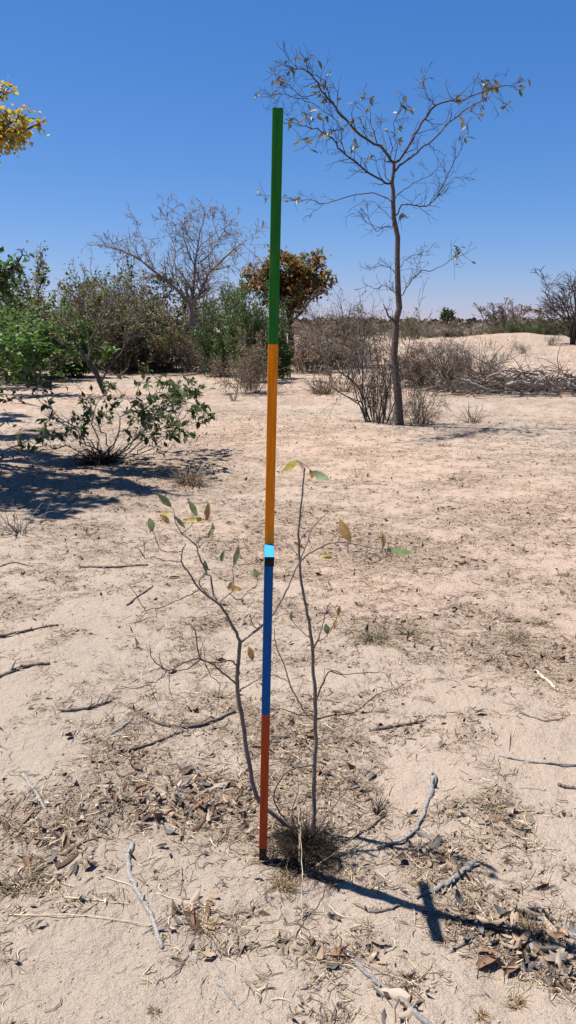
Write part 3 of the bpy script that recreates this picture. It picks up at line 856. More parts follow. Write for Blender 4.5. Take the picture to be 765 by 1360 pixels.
def bare_tree(px, Y, wpx, hpx, label, mat, seed, rt, flat_top=False, lev=3):
    rng = np.random.default_rng(seed)
    root, o = tree_root('bare_tree', px, 480, label, Y=Y)
    depth = Y * CP; H = hpx / F * depth
    sp = dict(seg=[6, 6, 5, 4], wob=[.08, .16, .2, .25], up=[.02, .05, .03, .0], kids=[7, 5, 3.5, 0], tmin=[.12 if flat_top else .5, .3, .25, 0], ang=[38, 36, 40, 0], ratio=[.68, .55, .55, 0], max=lev, rmin=.00024 * Y, rk=.62)
    trunks = 5 if flat_top else 1
    allo, tips = [], []
    for k in range(trunks):
        d = norm(np.array([rng.normal(0, .16 if trunks > 1 else .05), rng.normal(0, .15), 1]))
        out = []
        grow(out, tips, np.array([rng.normal(0, .05), 0, -.1]), d, H * (.62 if trunks == 1 else .7), rt, 0, sp, rng)
        obj('trunk', tube_mesh('trunk', out[:1], M[mat], 8, 3, 0), root)
        allo += out[1:]
    hi = max(p[:, 2].max() for p, _, _ in allo); s = H / hi
    obj('branches', tube_mesh('branches', allo, M[mat], 5, 3, 1), root)
    xs = np.concatenate([p[:, 0] for p, _, _ in allo]); wd = np.percentile(xs, 99) - np.percentile(xs, 1)
    root.scale = (wpx / F * depth / wd, wpx / F * depth / wd, s)


bare_tree(757, 48, 105, 104, 'large bare many stemmed tree at the right edge', 'bark_dark', 31, .075, True)
bare_tree(664, 75, 62, 52, 'bare dark tree in the distance above the sand mound', 'bark_mid', 32, .12, True)
bare_tree(635, 95, 34, 42, 'small pale bare tree left of the distant dark one', 'bark_pale', 33, .10)
bare_tree(700, 90, 40, 36, 'thin bare tree between the two larger bare trees', 'bark_mid', 34, .08)
bare_tree(690, 100, 36, 40, 'second thin bare tree beyond the mound, paler', 'bark_pale', 35, .08)


# ---- the yellow-leafed tree that stands outside the frame on the left: its tips reach in and its shade lies on the sand
def yellow_tree():
    rng = np.random.default_rng(9)
    Y = 8.9
    root = obj('yellow_tree', None, loc=(-4.9, Y, float(height(-4.9, Y))), label='tree with yellowing leaves whose twigs reach in at the upper left', cat='tree')
    o = np.array(root.location)
    tp = spline([o + [0, 0, -.1], o + [.1, 0, 1.0], o + [.15, .1, 2.0], o + [.2, 0, 2.6]], 12, .01, rng)
    V, Q = tubes([(tp - o, np.linspace(.12, .07, 12))], 9)
    obj('trunk', mkmesh('trunk', V, [Q], M['bark']), root)
    def over(px, py, h):                       # where a leaf clump stands whose shade falls on that ground
        g = flat(px, py) + SUN_H * h / math.tan(SUN_EL)
        return np.array([g[0], g[1], h])
    targets = [(at(14, 163, 8.2), .16), (at(40, 157, 8.4), .12), (at(52, 164, 8.3), .06), (at(26, 172, 8.2), .10), (at(2, 160, 8.3), .14), (at(8, 123, 8.6), .10), (at(-14, 515, 9.6), .22), (at(-20, 560, 8.2), .2)]
    targets += [(over(px, py, h), R) for px, py, h, R in ((20, 548, 4.2, .45), (60, 572, 4.4, .4), (-30, 580, 4.0, .5), (30, 600, 4.3, .45), (95, 612, 4.6, .4), (20, 640, 4.1, .45), (80, 642, 4.5, .4), (150, 640, 4.8, .36),
                (200, 652, 4.9, .22), (245, 656, 5.0, .13), (120, 668, 4.7, .32), (50, 680, 4.3, .3), (0, 668, 4.0, .4), (-80, 640, 3.8, .5), (-120, 590, 3.6, .6), (-60, 560, 3.6, .5), (165, 615, 4.8, .25))]
    sub = dict(seg=[1, 5, 4], wob=[0, .2, .25], up=[0, .02, .0], kids=[0, 3.5, 0], tmin=[0, .2, 0], ang=[0, 42, 0], ratio=[0, .5, 0], max=2, rmin=.003, rk=.65)
    yl, gl = [], []
    for k, (c, R) in enumerate(targets):
        low = k in (6, 7)
        st = tp[rng.integers(5, 12)] if not low else tp[4]
        P = spline([st, st * .5 + c * .5 + [0, 0, .15], c], 10, .015, rng)
        out = [(P, np.linspace(.04, .01, 10), 0)]; tips = []
        for j in range(16):
            i = rng.integers(7, 10); d = norm(rng.normal(0, 1, 3) * [1, 1, .8])
            grow(out, tips, P[i], d, R * rng.uniform(.5, 1.0), .008, 1, sub, rng)
        obj('branch', tube_mesh('branch', [(p - o, r, l) for p, r, l in out], M['bark'], 6, 3, 0), root)
        V, Q = leaves_on([(p - o, d) for p, d in tips], int((1100 if R > .17 else 1500) * (R / .4) ** 1.4) if not low else 60, .085 if R > .17 else .06, .75, rng, .04, .3)
        (gl if low else yl).append((V, [Q]))
    V, Fs = cat_parts(yl); obj('foliage', mkmesh('foliage', V, Fs, M['leaf_yellow']), root, kind='stuff')
    V, Fs = cat_parts(gl); obj('foliage', mkmesh('foliage', V, Fs, M['leaf_dark']), root, kind='stuff')


yellow_tree()


# ---- leafy shrub in the middle ground at the left, its leaves single parts
def leafy_shrub():
    rng = np.random.default_rng(14)
    g = flat(140, 610); o = np.array([g[0], g[1], float(height(*g))])
    root = obj('leafy_shrub', None, loc=o, label='low spreading shrub with dull green leaves on the shaded sand at the left', cat='shrub')
    Y = o[1]
    stems = [([(138, 612), (124, 592), (104, 572), (78, 552), (52, 528), (30, 498)], -.2), ([(136, 612), (118, 590), (92, 566), (62, 548), (18, 530)], .3), ([(142, 612), (141, 585), (134, 562), (120, 535), (98, 504)], .4),
             ([(144, 612), (152, 590), (160, 562), (176, 535), (190, 506)], -.3), ([(146, 612), (166, 594), (192, 570), (214, 540), (232, 512)], .2), ([(148, 612), (174, 598), (206, 576), (240, 556), (270, 534)], -.2),
             ([(140, 612), (128, 596), (106, 584), (78, 576), (40, 572)], -.6), ([(144, 612), (148, 594), (164, 572), (184, 550), (208, 520)], .7), ([(150, 612), (172, 604), (196, 592), (222, 578), (244, 574)], -.5),
             ([(142, 610), (130, 585), (120, 560), (132, 535), (150, 512)], .1), ([(146, 612), (176, 590), (208, 558), (246, 536), (272, 548)], .3), ([(140, 612), (122, 600), (90, 594), (52, 592), (10, 594)], -.5),
             ([(146, 612), (162, 600), (184, 580), (196, 556), (222, 530)], -.8), ([(148, 612), (176, 606), (204, 590), (232, 560), (256, 524)], .6)]
    sub = dict(seg=[1, 5, 4], wob=[0, .22, .26], up=[0, .03, .02], kids=[0, 2.0, 0], tmin=[0, .25, 0], ang=[0, 42, 0], ratio=[0, .5, 0], max=2, rmin=.0022, rk=.7)
    tips = []
    for p, dy in stems:
        P = spline([at(x, y, Y + dy * i / (len(p) - 1)) for i, (x, y) in enumerate(p)], 14, .008, rng)
        P[0] = o + rng.normal(0, .05, 3) * [1, 1, 0] + [0, 0, -.03]
        P[1:] += rng.normal(0, .02, (13, 3))
        Rr = np.linspace(.0095, .003, 14); out = [(P, Rr, 0)]; tt = []
        for i in range(5, 14):
            dd = norm(P[i] - P[i - 1])
            for _ in range(rng.poisson(1.3)):
                cd = rot_about(dd, norm(np.cross(dd, rng.normal(0, 1, 3))), math.radians(rng.normal(42, 14)))
                grow(out, tt, P[i], cd, rng.uniform(.12, .34), .004, 1, sub, rng)
            if i > 8: tt.append((P[i], dd))
        obj('stem', tube_mesh('stem', [(q - o, r, l) for q, r, l in out], M['sapling_bark'], 6, 3, 0), root)
        tips += [(q - o, d) for q, d in tt]
    T = np.array([t[0] for t in tips])
    w = np.where(T[:, 0] > -.1, 1.0, .62) * np.clip(T[:, 2] - .08, .0, .4)
    w = w / w.sum()
    lm = [mkmesh('leaf', *(lambda a: (a[0], [a[1]]))(leaf_batch(np.zeros((1, 3)), np.array([[1., 0, 0]]), np.array([[0, 0, 1.]]), 1, .5, f, c, True)), M['leaf_dark' if k < 4 else 'leaf_olive']) for k, (f, c) in enumerate(((.3, .1), (.1, -.3), (.5, .2), (.35, -.1), (.2, -.2), (.4, .1)))]
    ix = rng.choice(len(tips), 420, p=w)
    V, Q = leaves_on([tips[i] for i in ix], 760, .085, .5, rng, .02)
    obj('foliage', mkmesh('foliage', V, [Q], M['leaf_dark']), root, kind='stuff')
    for i in rng.choice(len(tips), 298, p=w):
        l = obj('leaf', lm[rng.integers(0, 6)], root, loc=tips[i][0] + rng.normal(0, .012, 3))
        k = rng.uniform(.075, .125); l.scale = (k, k, k); d = tips[i][1]
        l.rotation_euler = (rng.uniform(-1, 1), rng.uniform(-.6, .9), math.atan2(d[1], d[0]) + rng.uniform(-1.2, 1.2))


leafy_shrub()


# leaning stem bush at (138,520)
def leaning_bush():
    rng = np.random.default_rng(61)
    g = flat(140, 524); o = np.array([g[0], g[1], float(height(*g))])
    root = obj('leaning_shrub', None, loc=o, label='leaning shrub with pale crooked stems in front of the green thicket', cat='shrub')
    Y = o[1]
    sub = dict(seg=[1, 5, 4], wob=[0, .22, .26], up=[0, .03, .02], kids=[0, 3, 0], tmin=[0, .2, 0], ang=[0, 42, 0], ratio=[0, .5, 0], max=2, rmin=.004, rk=.7)
    tips = []
    for p, dy, r in (([(140, 524), (130, 500), (118, 482), (100, 454), (92, 430)], 0, .06), ([(120, 484), (118, 460), (132, 430), (148, 402), (160, 385)], .4, .03), ([(128, 500), (112, 478), (96, 470), (78, 440)], -.5, .025),
                     ([(118, 482), (120, 455), (110, 425), (104, 400)], -.3, .025), ([(133, 510), (150, 480), (172, 450), (188, 425)], .3, .025)):
        P = spline([at(x, y, Y + dy * i / (len(p) - 1)) for i, (x, y) in enumerate(p)], 12, .015, rng)
        out = [(P, np.linspace(r, r * .25, 12), 0)]; tt = []
        for i in range(5, 12):
            dd = norm(P[i] - P[i - 1])
            for _ in range(rng.poisson(2.2)):
                cd = rot_about(dd, norm(np.cross(dd, rng.normal(0, 1, 3))), math.radians(rng.normal(42, 14)))
                grow(out, tt, P[i], cd, rng.uniform(.3, .9), .009, 1, sub, rng)
        obj('stem', tube_mesh('stem', [(q - o, rr, l) for q, rr, l in out], M['bark'], 7, 3, 0), root)
        tips += [(q - o, d) for q, d in tt]
    V, Q = leaves_on(tips, 420, .08, .5, rng, .03)
    obj('foliage', mkmesh('foliage', V, [Q], M['leaf_olive']), root, kind='stuff')


leaning_bush()


# ------------------------------------------------------------------ the sapling beside the pole
def sapling():
    rng = np.random.default_rng(8)
    g = flat(408, 1102); o = np.array([g[0], g[1], float(height(*g))])
    root = obj('sapling', None, loc=o, label='thin branching sapling with a few leaves growing right beside the painted pole', cat='sapling')
    Y = float(o[1])
    sub = dict(seg=[4], wob=[.2], up=[.02], kids=[0], tmin=[0], ang=[0], ratio=[0], max=0, rmin=.0008)

    def stem(name, p, dy, r0, r1, mat, n=None, buds=0, blen=.05):
        k = len(p); n = n or 4 * k
        d0, d1 = dy
        P = spline([at(x, y, Y + d0 + (d1 - d0) * i / (k - 1)) for i, (x, y) in enumerate(p)], n, .0010, rng)
        if name == 'stem' and p[0][1] > 1070: P[0, 2] = min(P[0, 2], o[2]) - .02
        Rr = np.linspace(r0, r1, n) * .62 * (1 + rng.normal(0, .03, n))
        out = [(P, Rr, 0)]
        for _ in range((buds + 1) // 2):
            i = rng.integers(2, n); dd = norm(P[i] - P[i - 1])
            cd = rot_about(dd, norm(np.cross(dd, rng.normal(0, 1, 3))), math.radians(rng.normal(50, 15)))
            grow(out, [], P[i], cd, blen * rng.uniform(.3, 1.3), .0009, 0, sub, rng)
        return obj(name, tube_mesh(name, [(q - o, rr, 1 if j else 0) for j, (q, rr, _) in enumerate(out)], M[mat], 8, 4, 0), root)

    B, T = 'sapling_bark', 'sapling_twig'
    stem('stem', [(417, 1098), (417, 1078), (417, 1040), (419, 985), (419, 935), (416, 897), (415, 861), (409, 820), (405, 798), (399, 765), (397, 724), (397, 696), (401, 663), (404, 629), (405, 622)], (0, .02), .0115, .003, B, buds=16)
    stem('stem', [(402, 1112), (382, 1096), (364, 1082), (348, 1068), (338, 1050), (330, 1010), (322, 960), (315, 912), (316, 885), (319, 852)], (0, -.04), .013, .009, B, buds=6)
    stem('branch', [(319, 853), (313, 838), (304, 822), (294, 806), (284, 797), (264, 782), (253, 763), (241, 746), (242, 734), (246, 722)], (-.04, -.14), .0078, .0022, B, buds=6)
    stem('branch', [(319, 853), (327, 847), (349, 831), (362, 816), (378, 789), (388, 765), (399, 743), (409, 718), (416, 699), (438, 678)], (-.03, .10), .0072, .002, B, buds=8)
    stem('branch', [(288, 797), (283, 788), (280, 766), (275, 761), (264, 737), (259, 723), (242, 708), (233, 694), (231, 679), (228, 674)], (-.08, .0), .005, .0018, B, buds=5)
    stem('branch', [(284, 797), (265, 776), (269, 765), (275, 761)], (-.08, -.04), .0035, .0022, T)
    stem('twig', [(259, 723), (266, 715), (277, 711), (281, 708), (283, 697)], (0, .04), .0026, .0014, T, buds=2)
    stem('twig', [(264, 728), (271, 720), (284, 717)], (0, .06), .0024, .0012, T, buds=2)
    stem('twig', [(242, 708), (252, 700), (262, 688), (272, 690)], (0, -.03), .002, .0012, T)
    stem('twig', [(241, 746), (228, 745), (214, 743), (202, 741), (192, 741)], (-.12, -.18), .0022, .0013, T, buds=2)
    stem('twig', [(242, 732), (228, 733), (214, 731), (208, 718), (203, 705)], (-.12, -.2), .0022, .0014, T)
    stem('twig', [(264, 783), (239, 796), (215, 806), (193, 811), (182, 822)], (-.12, -.22), .0028, .0014, T, buds=3)
    stem('twig', [(193, 811), (186, 800), (180, 788), (172, 778)], (-.22, -.24), .002, .0012, T)
    stem('twig', [(292, 804), (295, 796), (305, 789), (310, 778), (309, 757), (311, 752)], (-.06, .02), .0028, .0014, T, buds=2)
    stem('twig', [(305, 789), (318, 796), (330, 785), (341, 777), (341, 765)], (-.04, .06), .002, .0012, T, buds=2)
    stem('twig', [(342, 836), (334, 826), (336, 820), (341, 813)], (-.02, .02), .0024, .0014, T)
    stem('branch', [(313, 908), (298, 895), (281, 881), (266, 874), (262, 856), (259, 837), (253, 831), (246, 826)], (-.06, -.14), .0048, .0016, T, buds=5)
    stem('branch', [(318, 895), (314, 884), (307, 877), (291, 880), (274, 879), (265, 875)], (-.05, -.12), .0045, .003, T, buds=2)
    stem('branch', [(266, 874), (246, 879), (234, 886), (224, 890), (211, 884), (201, 872), (199, 859)], (-.12, -.22), .0042, .0018, T, buds=4)
    stem('twig', [(268, 875), (250, 888), (236, 890), (224, 890)], (-.12, -.18), .003, .002, T)
    stem('twig', [(218, 888), (213, 880), (212, 867)], (-.2, -.2), .0022, .0014, T)
    stem('twig', [(222, 890), (213, 902), (199, 909), (180, 914), (160, 912)], (-.2, -.28), .0026, .0012, T, buds=3)
    stem('twig', [(199, 909), (204, 922), (211, 940)], (-.24, -.24), .0017, .001, T)
    stem('twig', [(225, 891), (225, 914), (228, 924), (231, 932)], (-.2, -.22), .0017, .001, T)
    stem('twig', [(274, 884), (280, 897), (291, 908), (290, 928), (288, 946)], (-.12, -.14), .0022, .001, T, buds=2)
    stem('twig', [(304, 880), (298, 892), (292, 906)], (-.1, -.14), .0017, .001, T)
    stem('twig', [(266, 873), (268, 858), (274, 845)], (-.12, -.1), .0022, .0012, T)
    stem('twig', [(320, 915), (332, 909), (347, 900), (360, 897), (372, 900), (384, 906)], (-.04, .05), .0028, .0018, T)
    stem('branch', [(416, 956), (405, 946), (394, 927), (384, 905), (377, 883), (366, 856), (364, 836)], (0, .08), .0055, .002, B, buds=6)
    stem('twig', [(417, 951), (397, 949), (377, 942), (360, 941), (345, 930)], (0, -.1), .0028, .0012, T, buds=3)
    stem('branch', [(420, 928), (430, 905), (439, 891), (450, 893), (460, 900)], (0, -.06), .0042, .0018, T, buds=3)
    stem('twig', [(439, 891), (452, 896), (468, 895), (493, 893), (512, 895), (526, 917)], (-.03, -.1), .0028, .0012, T, buds=4)
    stem('branch', [(422, 955), (440, 950), (471, 946), (490, 930), (509, 919), (526, 915), (548, 902)], (0, -.08), .0038, .0012, T, buds=5)
    stem('twig', [(471, 946), (460, 957), (452, 968)], (-.04, -.06), .002, .001, T)
    stem('branch', [(415, 862), (424, 845), (428, 832), (433, 812), (438, 800)], (0, .05), .0038, .0014, T, buds=3)
    stem('twig', [(420, 853), (432, 847), (440, 835), (447, 821)], (0, -.04), .0026, .0014, T, buds=2)
    stem('twig', [(438, 800), (450, 816), (460, 832), (470, 843)], (.05, .03), .0016, .0009, T)
    stem('twig', [(411, 847), (400, 838), (388, 824)], (0, .04), .0026, .0014, T)
    stem('branch', [(399, 745), (416, 732), (441, 721), (462, 721), (493, 728), (508, 729)], (.0, -.12), .0036, .0022, T, buds=3)
    stem('twig', [(508, 729), (518, 738), (527, 748)], (-.12, -.14), .0014, .0008, T)
    stem('twig', [(462, 734), (462, 728), (463, 720)], (-.06, -.06), .0012, .001, T)
    stem('twig', [(397, 722), (404, 710), (413, 702)], (0, .04), .0026, .0016, T, buds=2)
    stem('twig', [(397, 738), (380, 722), (368, 716), (352, 714)], (0, .08), .002, .001, T, buds=2)
    stem('twig', [(404, 624), (400, 614), (412, 624), (420, 632)], (.02, 0), .0016, .001, T)
    stem('branch', [(420, 1015), (405, 1018), (391, 1020), (378, 1028), (366, 1048), (365, 1067), (380, 1090)], (0, -.02), .0038, .0038, T, buds=4)
    stem('twig', [(424, 970), (438, 970), (448, 985), (470, 982)], (0, -.08), .0024, .001, T, buds=3)
    stem('twig', [(416, 1000), (400, 985), (388, 975), (372, 980)], (0, .05), .0024, .001, T, buds=3)
    stem('stem', [(398, 1112), (392, 1098), (388, 1076), (396, 1050), (395, 1030)], (-.02, .05), .004, .0014, T, buds=5)
    stem('stem', [(420, 1104), (430, 1090), (446, 1068), (462, 1046), (466, 1030)], (0, .08), .0035, .0012, T, buds=5)
    # leaves: (base px) (tip px) width/length, material, depth
    lv = [((228, 674), (210, 656), .36, 'g', 0), ((231, 685), (245, 702), .26, 'g', 0), ((262, 686), (250, 666), .34, 'g', -.02), ((273, 690), (243, 691), .2, 'y', -.03), ((275, 692), (277, 668), .34, 'b', -.03),
          ((203, 706), (194, 687), .5, 'g', -.2), ((282, 709), (282, 694), .3, 'g', .04), ((310, 754), (326, 725), .3, 'g', .02), ((312, 750), (313, 732), .28, 'g', .03), ((341, 767), (338, 756), .5, 'g', .06), ((192, 742), (186, 722), .36, 'b', -.18),
          ((274, 760), (272, 746), .4, 'g', -.03), ((284, 700), (275, 715), .3, 'g', .03), ((230, 680), (212, 682), .28, 'y', 0), ((212, 683), (226, 694), .4, 'b', .02),
          ((396, 612), (376, 626), .42, 'y', .01), ((414, 626), (438, 641), .36, 'g', 0), ((411, 624), (417, 636), .5, 'b', 0), ((466, 720), (450, 690), .36, 'b', -.07), ((508, 728), (511, 707), .32, 'b', -.12), ((510, 729), (552, 738), .22, 'g', -.12),
          ((442, 741), (424, 737), .34, 'y', -.02), ((447, 822), (443, 836), .35, 'b', -.04), ((387, 824), (387, 812), .35, 'g', .04), ((432, 828), (434, 840), .5, 'g', .02), ((448, 818), (451, 805), .4, 'b', -.03), ((300, 779), (322, 785), .3, 'b', 0), ((330, 858), (335, 874), .4, 'b', .05),
          ((309, 772), (303, 782), .45, 'g', .02), ((390, 720), (404, 728), .3, 'b', .02), ((294, 746), (296, 732), .4, 'g', .05)]
    ms = {'g': 'leaf_sap', 'y': 'leaf_sap_yellow', 'b': 'leaf_sap_brown'}
    for (b, t, asp, c, dy) in lv:
        p0 = at(*b, Y + dy); p1 = at(*t, Y + dy + rng.uniform(-.015, .015))
        L = float(np.linalg.norm(p1 - p0)) * 1.08
        nrm = norm(np.array([rng.normal(0, .35), -.75, .5 + rng.normal(0, .2)]))
        V, Q = leaf_batch((p0 - o)[None], (p1 - p0)[None], nrm[None], L, L * asp, rng.uniform(.15, .6), rng.uniform(-.5, .4), True, rng)
        V = V + rng.normal(0, L * .012, V.shape)
        obj('leaf', mkmesh('leaf', V, [Q], M[ms[c]]), root)


sapling()


# ------------------------------------------------------------------ tufts of dead grass
def tuft(px, py, wpx, hpx, n, mat, label, name='grass_tuft', cat='grass tuft', splay=1.0, bw=.0025, seed=0, group=None):
    rng = np.random.default_rng(seed + int(px * 7 + py))
    g = flat(px, py); o = np.array([g[0], g[1], float(height(*g))])
    depth = o[1] * CP + CAMH * SP
    w, h = wpx / F * depth, hpx / F * depth
    paths = []
    for i in range(n):
        a = rng.uniform(0, 6.28); q = rng.uniform(0, 1) ** .5
        p = np.array([math.cos(a) * w * .22 * q, math.sin(a) * w * .22 * q, -.004])
        d = np.array([math.cos(a) * q * splay, math.sin(a) * q * splay, 1.0]) + rng.normal(0, .25, 3); d[2] = abs(d[2]); d = norm(d)
        L = h * rng.uniform(.3, 1.0) * rng.choice([1, 1, 1.35]); pts = [p]
        for k in range(4):
            d = norm(d + rng.normal(0, .3, 3) + [0, 0, -.12 * splay]); p = p + d * L / 4; p[2] = max(p[2], .003); pts.append(p)
        paths.append((np.array(pts), bw * np.array([1, .9, .75, .55, .2]) * rng.uniform(.6, 1.2)))
    V, Q = tubes(paths, 3)
    return obj(name, mkmesh(name, V, [Q], M[mat]), loc=o, label=label, cat=cat, group=group)


tuft(404, 1128, 62, 56, 1300, 'grass_dark', 'dense dark clump of dead grass at the foot of the sapling', splay=1.5, bw=.0011)
tuft(430, 1146, 58, 30, 420, 'grass_dark', 'dark matted grass right of the clump at the sapling', splay=2.2, bw=.0009)
tuft(384, 1140, 50, 30, 220, 'grass_dark', 'low dark grass between the pole tip and the clump at the sapling', splay=2.2, bw=.001)
tuft(446, 1160, 50, 18, 160, 'grass_dead', 'flattened brown grass at the lower right of the dark clump', splay=2.6, bw=.001)
tuft(400, 1150, 70, 36, 130, 'grass_dead', 'brown dry blades mixed into the dark clump at the sapling', splay=1.9, bw=.0012)
tuft(376, 1178, 34, 36, 60, 'grass_gold', 'small straw coloured tuft just below the pole tip', splay=.8, bw=.0014)
tuft(497, 845, 56, 24, 130, 'grass_green', 'flat brownish green tuft on the sand right of the sapling', splay=1.9, bw=.0022)
tuft(543, 838, 32, 20, 80, 'grass_green', 'small greenish tuft next to the flat brownish one', splay=1.4, bw=.0022)
tuft(708, 1236, 40, 32, 240, 'grass_gold', 'golden bristly tuft in the leaf heap at the right', splay=.8, bw=.0013)
tuft(428, 522, 50, 34, 130, 'grass_dead', 'upright dry brown tuft between the pole and the tall thin tree', splay=.7, bw=.008)
tuft(455, 518, 40, 28, 70, 'grass_dead', 'paler dry tuft right beside the upright brown one', splay=.8, bw=.007)
tuft(628, 558, 34, 36, 26, 'twig_dead', 'small leafless twiggy plant right of the tall thin tree', name='dry_plant', cat='dry plant', splay=.8, bw=.007)
tuft(27, 708, 44, 62, 30, 'twig_grey', 'dead grey twiggy plant in the sand at the left edge', name='dry_plant', cat='dry plant', splay=1.1, bw=.0035)
tuft(253, 640, 60, 40, 150, 'grass_dead', 'reddish brown dry tuft right of the leafy shrub', splay=1.1, bw=.0035)
tuft(503, 1078, 14, 34, 40, 'grass_dark', 'little dark upright tuft right of the sapling', splay=.4, bw=.0016)
tuft(30, 1170, 80, 34, 120, 'grass_dead', 'wiry dry tuft lying on the sand at the left edge', splay=2.2, bw=.0014)
tuft(725, 826, 26, 14, 40, 'grass_dead', 'tiny brown tuft near the right edge, lower of two', splay=1.5, bw=.002)
tuft(748, 762, 26, 14, 40, 'grass_dead', 'tiny brown tuft at the right edge, upper of two', splay=1.5, bw=.0025)
tuft(606, 636, 30, 10, 40, 'grass_green', 'faint greenish tuft on the open sand below the tall thin tree', splay=1.8, bw=.003)
tuft(690, 1322, 26, 20, 50, 'grass_gold', 'small golden tuft near the bottom right', splay=1.4, bw=.0012)
tuft(640, 1340, 16, 18, 36, 'grass_gold', 'tiny golden sprout at the bottom right', splay=1.3, bw=.0012)
tuft(205, 1340, 26, 12, 40, 'grass_dead', 'tiny dry tuft near the bottom left', splay=1.7, bw=.0012)
tuft(330, 512, 40, 22, 60, 'grass_dead', 'dry grass under the brown bush left of the pole', splay=1.0, bw=.006)
tuft(310, 530, 16, 30, 22, 'grass_dead', 'thin dry stalks left of the pole in the middle distance', splay=.5, bw=.005)
tuft(590, 590, 40, 10, 40, 'grass_dead', 'low dry tuft on the shade right of the tall thin tree', splay=1.6, bw=.004)
tuft(132, 614, 80, 34, 300, 'grass_dark', 'dark dead leaves and grass at the foot of the leafy shrub', splay=.9, bw=.004)
tuft(660, 1070, 60, 24, 110, 'grass_dead', 'wiry dry tuft over the litter right of the curved stick', splay=2.0, bw=.0014)
tuft(690, 845, 60, 22, 110, 'grass_dead', 'wiry brown tuft over the litter near the right edge', splay=2.0, bw=.0018)
tuft(515, 432 + 300, 70, 20, 100, 'grass_dead', 'dry brown grass behind the right leaves of the sapling', splay=2.0, bw=.0025)
tuft(270, 1225, 50, 26, 90, 'grass_gold', 'short straw tuft in the litter left of the pole tip', splay=1.6, bw=.0013)


# ------------------------------------------------------------------ sticks lying on the ground
def on_ground(pts, r, lift=.4):
    P = []
    for x, y in pts:
        g = flat(x, y); P.append([g[0], g[1], float(height(*g)) + r * lift])
    return P


def stick(pts, wpx, mat, label, name='stick', cat='stick', tip=.45, side=None, group=None, lift=.5, fork=False, head=0):
    g = flat(*pts[len(pts) // 2]); depth = g[1] * CP + CAMH * SP
    r = wpx / F * depth / 2 * .88
    P = np.array(on_ground(pts, r, min(lift, .8) - .15)); o = P[0].copy(); n = max(10, 5 * len(pts))
    S_ = spline(P, n, r * .22)
    S_[:, 2] = np.maximum(S_[:, 2], np.array([float(height(a, b)) for a, b in S_[:, :2]]) + r * .25)
    R = np.linspace(r, r * tip, n) * (1 + RNG.normal(0, .05, n))
    if head: R[:3] *= head
    paths = [capped(S_ - o, R)]
    if fork:
        i = n * 2 // 3; d = norm(S_[i] - S_[i - 1]); d2 = norm(d + np.array([-d[1], d[0], .25]) * .7)
        Q_ = np.array([S_[i] + d2 * t * r * 9 for t in np.linspace(0, 1, 6)]) - o
        paths.append((Q_, np.linspace(R[i] * .7, R[i] * .2, 6)))
    if wpx > 4.4 and name == 'stick':                       # broken side stubs and a splintered end
        for _ in range(3):
            i = RNG.integers(2, n - 2); d = norm(S_[i + 1] - S_[i]); d2 = norm(np.cross(d, RNG.normal(0, 1, 3)) + d * RNG.uniform(.3, 1)); d2[2] = abs(d2[2])
            L_ = r * RNG.uniform(2, 6); paths.append((np.array([S_[i] + d2 * t * L_ for t in (0, .5, 1)]) - o, R[i] * np.array([.6, .45, .25])))
        d = norm(S_[0] - S_[1])
        for _ in range(3):
            q = S_[0] + RNG.normal(0, .4, 3) * r; paths.append((np.array([q - d * r, q + d * r * .8, q + d * r * RNG.uniform(1.2, 3)]) - o, r * np.array([.4, .3, .05])))
    V, Q = tubes(paths, 8)
    V = V + RNG.normal(0, r * .045, V.shape)
    return obj(name, mkmesh(name, V, [Q], M[mat]), loc=o, label=label, cat=cat, group=group)


stick([(577, 1032), (572, 1054), (560, 1083), (542, 1107), (501, 1123)], 9.5, 'driftwood', 'curved weathered grey stick lying right of the sapling', tip=.3, head=1.15, lift=1.1)
stick([(630, 1145), (605, 1163), (581, 1175), (554, 1185)], 9.5, 'driftwood', 'pale broken stick lying across the shadow of the pole', tip=.6, lift=1.1)
stick([(466, 1269), (489, 1290), (523, 1316), (571, 1356), (590, 1372)], 8.5, 'driftwood', 'long grey stick at the bottom edge right of centre', tip=1.1)
stick([(176, 1120), (170, 1146), (180, 1180), (200, 1211), (215, 1256)], 9, 'driftwood', 'bent grey stick lying left of the pole tip', tip=.7)
stick([(30, 1030), (47, 1055), (62, 1081)], 6.5, 'driftwood', 'short grey stick left of the litter at the left edge', tip=.6)
stick([(-8, 901), (30, 885), (66, 881)], 6.5, 'stick_brown', 'dark stick entering from the left edge on clean sand', tip=.7, lift=1.2)
stick([(-6, 846), (40, 833), (77, 828)], 4.5, 'stick_brown', 'thin stick at the left edge, upper of two', tip=.6, lift=1.2)
stick([(82, 949), (115, 943), (148, 930)], 5.5, 'stick_brown', 'dark stick with its raised end on the left sand', tip=.6, fork=True, lift=1.2)
stick([(106, 749), (150, 752), (196, 748)], 3.6, 'stick_brown', 'thin straight stick left of the sapling leaves', tip=.8, lift=1.2)
stick([(145, 976), (160, 967), (176, 955)], 6, 'driftwood', 'short grey stick at the top of the left litter', tip=.7)
stick([(155, 1005), (200, 988), (243, 971)], 5, 'stick_brown', 'slender stick slanting over the left litter', tip=.6, lift=1.2)
stick([(174, 938), (210, 960), (260, 966), (312, 944)], 5.5, 'stick_brown', 'bowed brown branch lying behind the left litter', tip=.7, fork=True, lift=1.2)
stick([(168, 803), (186, 790), (203, 777)], 3.4, 'stick_brown', 'short dark twig under the left reach of the sapling', name='twig', cat='twig', lift=1.2)
stick([(497, 965), (528, 961), (566, 955)], 5.5, 'stick_brown', 'short dark stick lying right of the sapling stem', tip=.5, lift=1.2)
stick([(662, 1006), (702, 1014), (770, 1021)], 4, 'driftwood', 'thin grey stick at the right edge', tip=.9)
stick([(710, 889), (724, 905), (741, 919)], 4, 'straw', 'pale straight twig near the right edge', name='twig', cat='twig', tip=1.2)
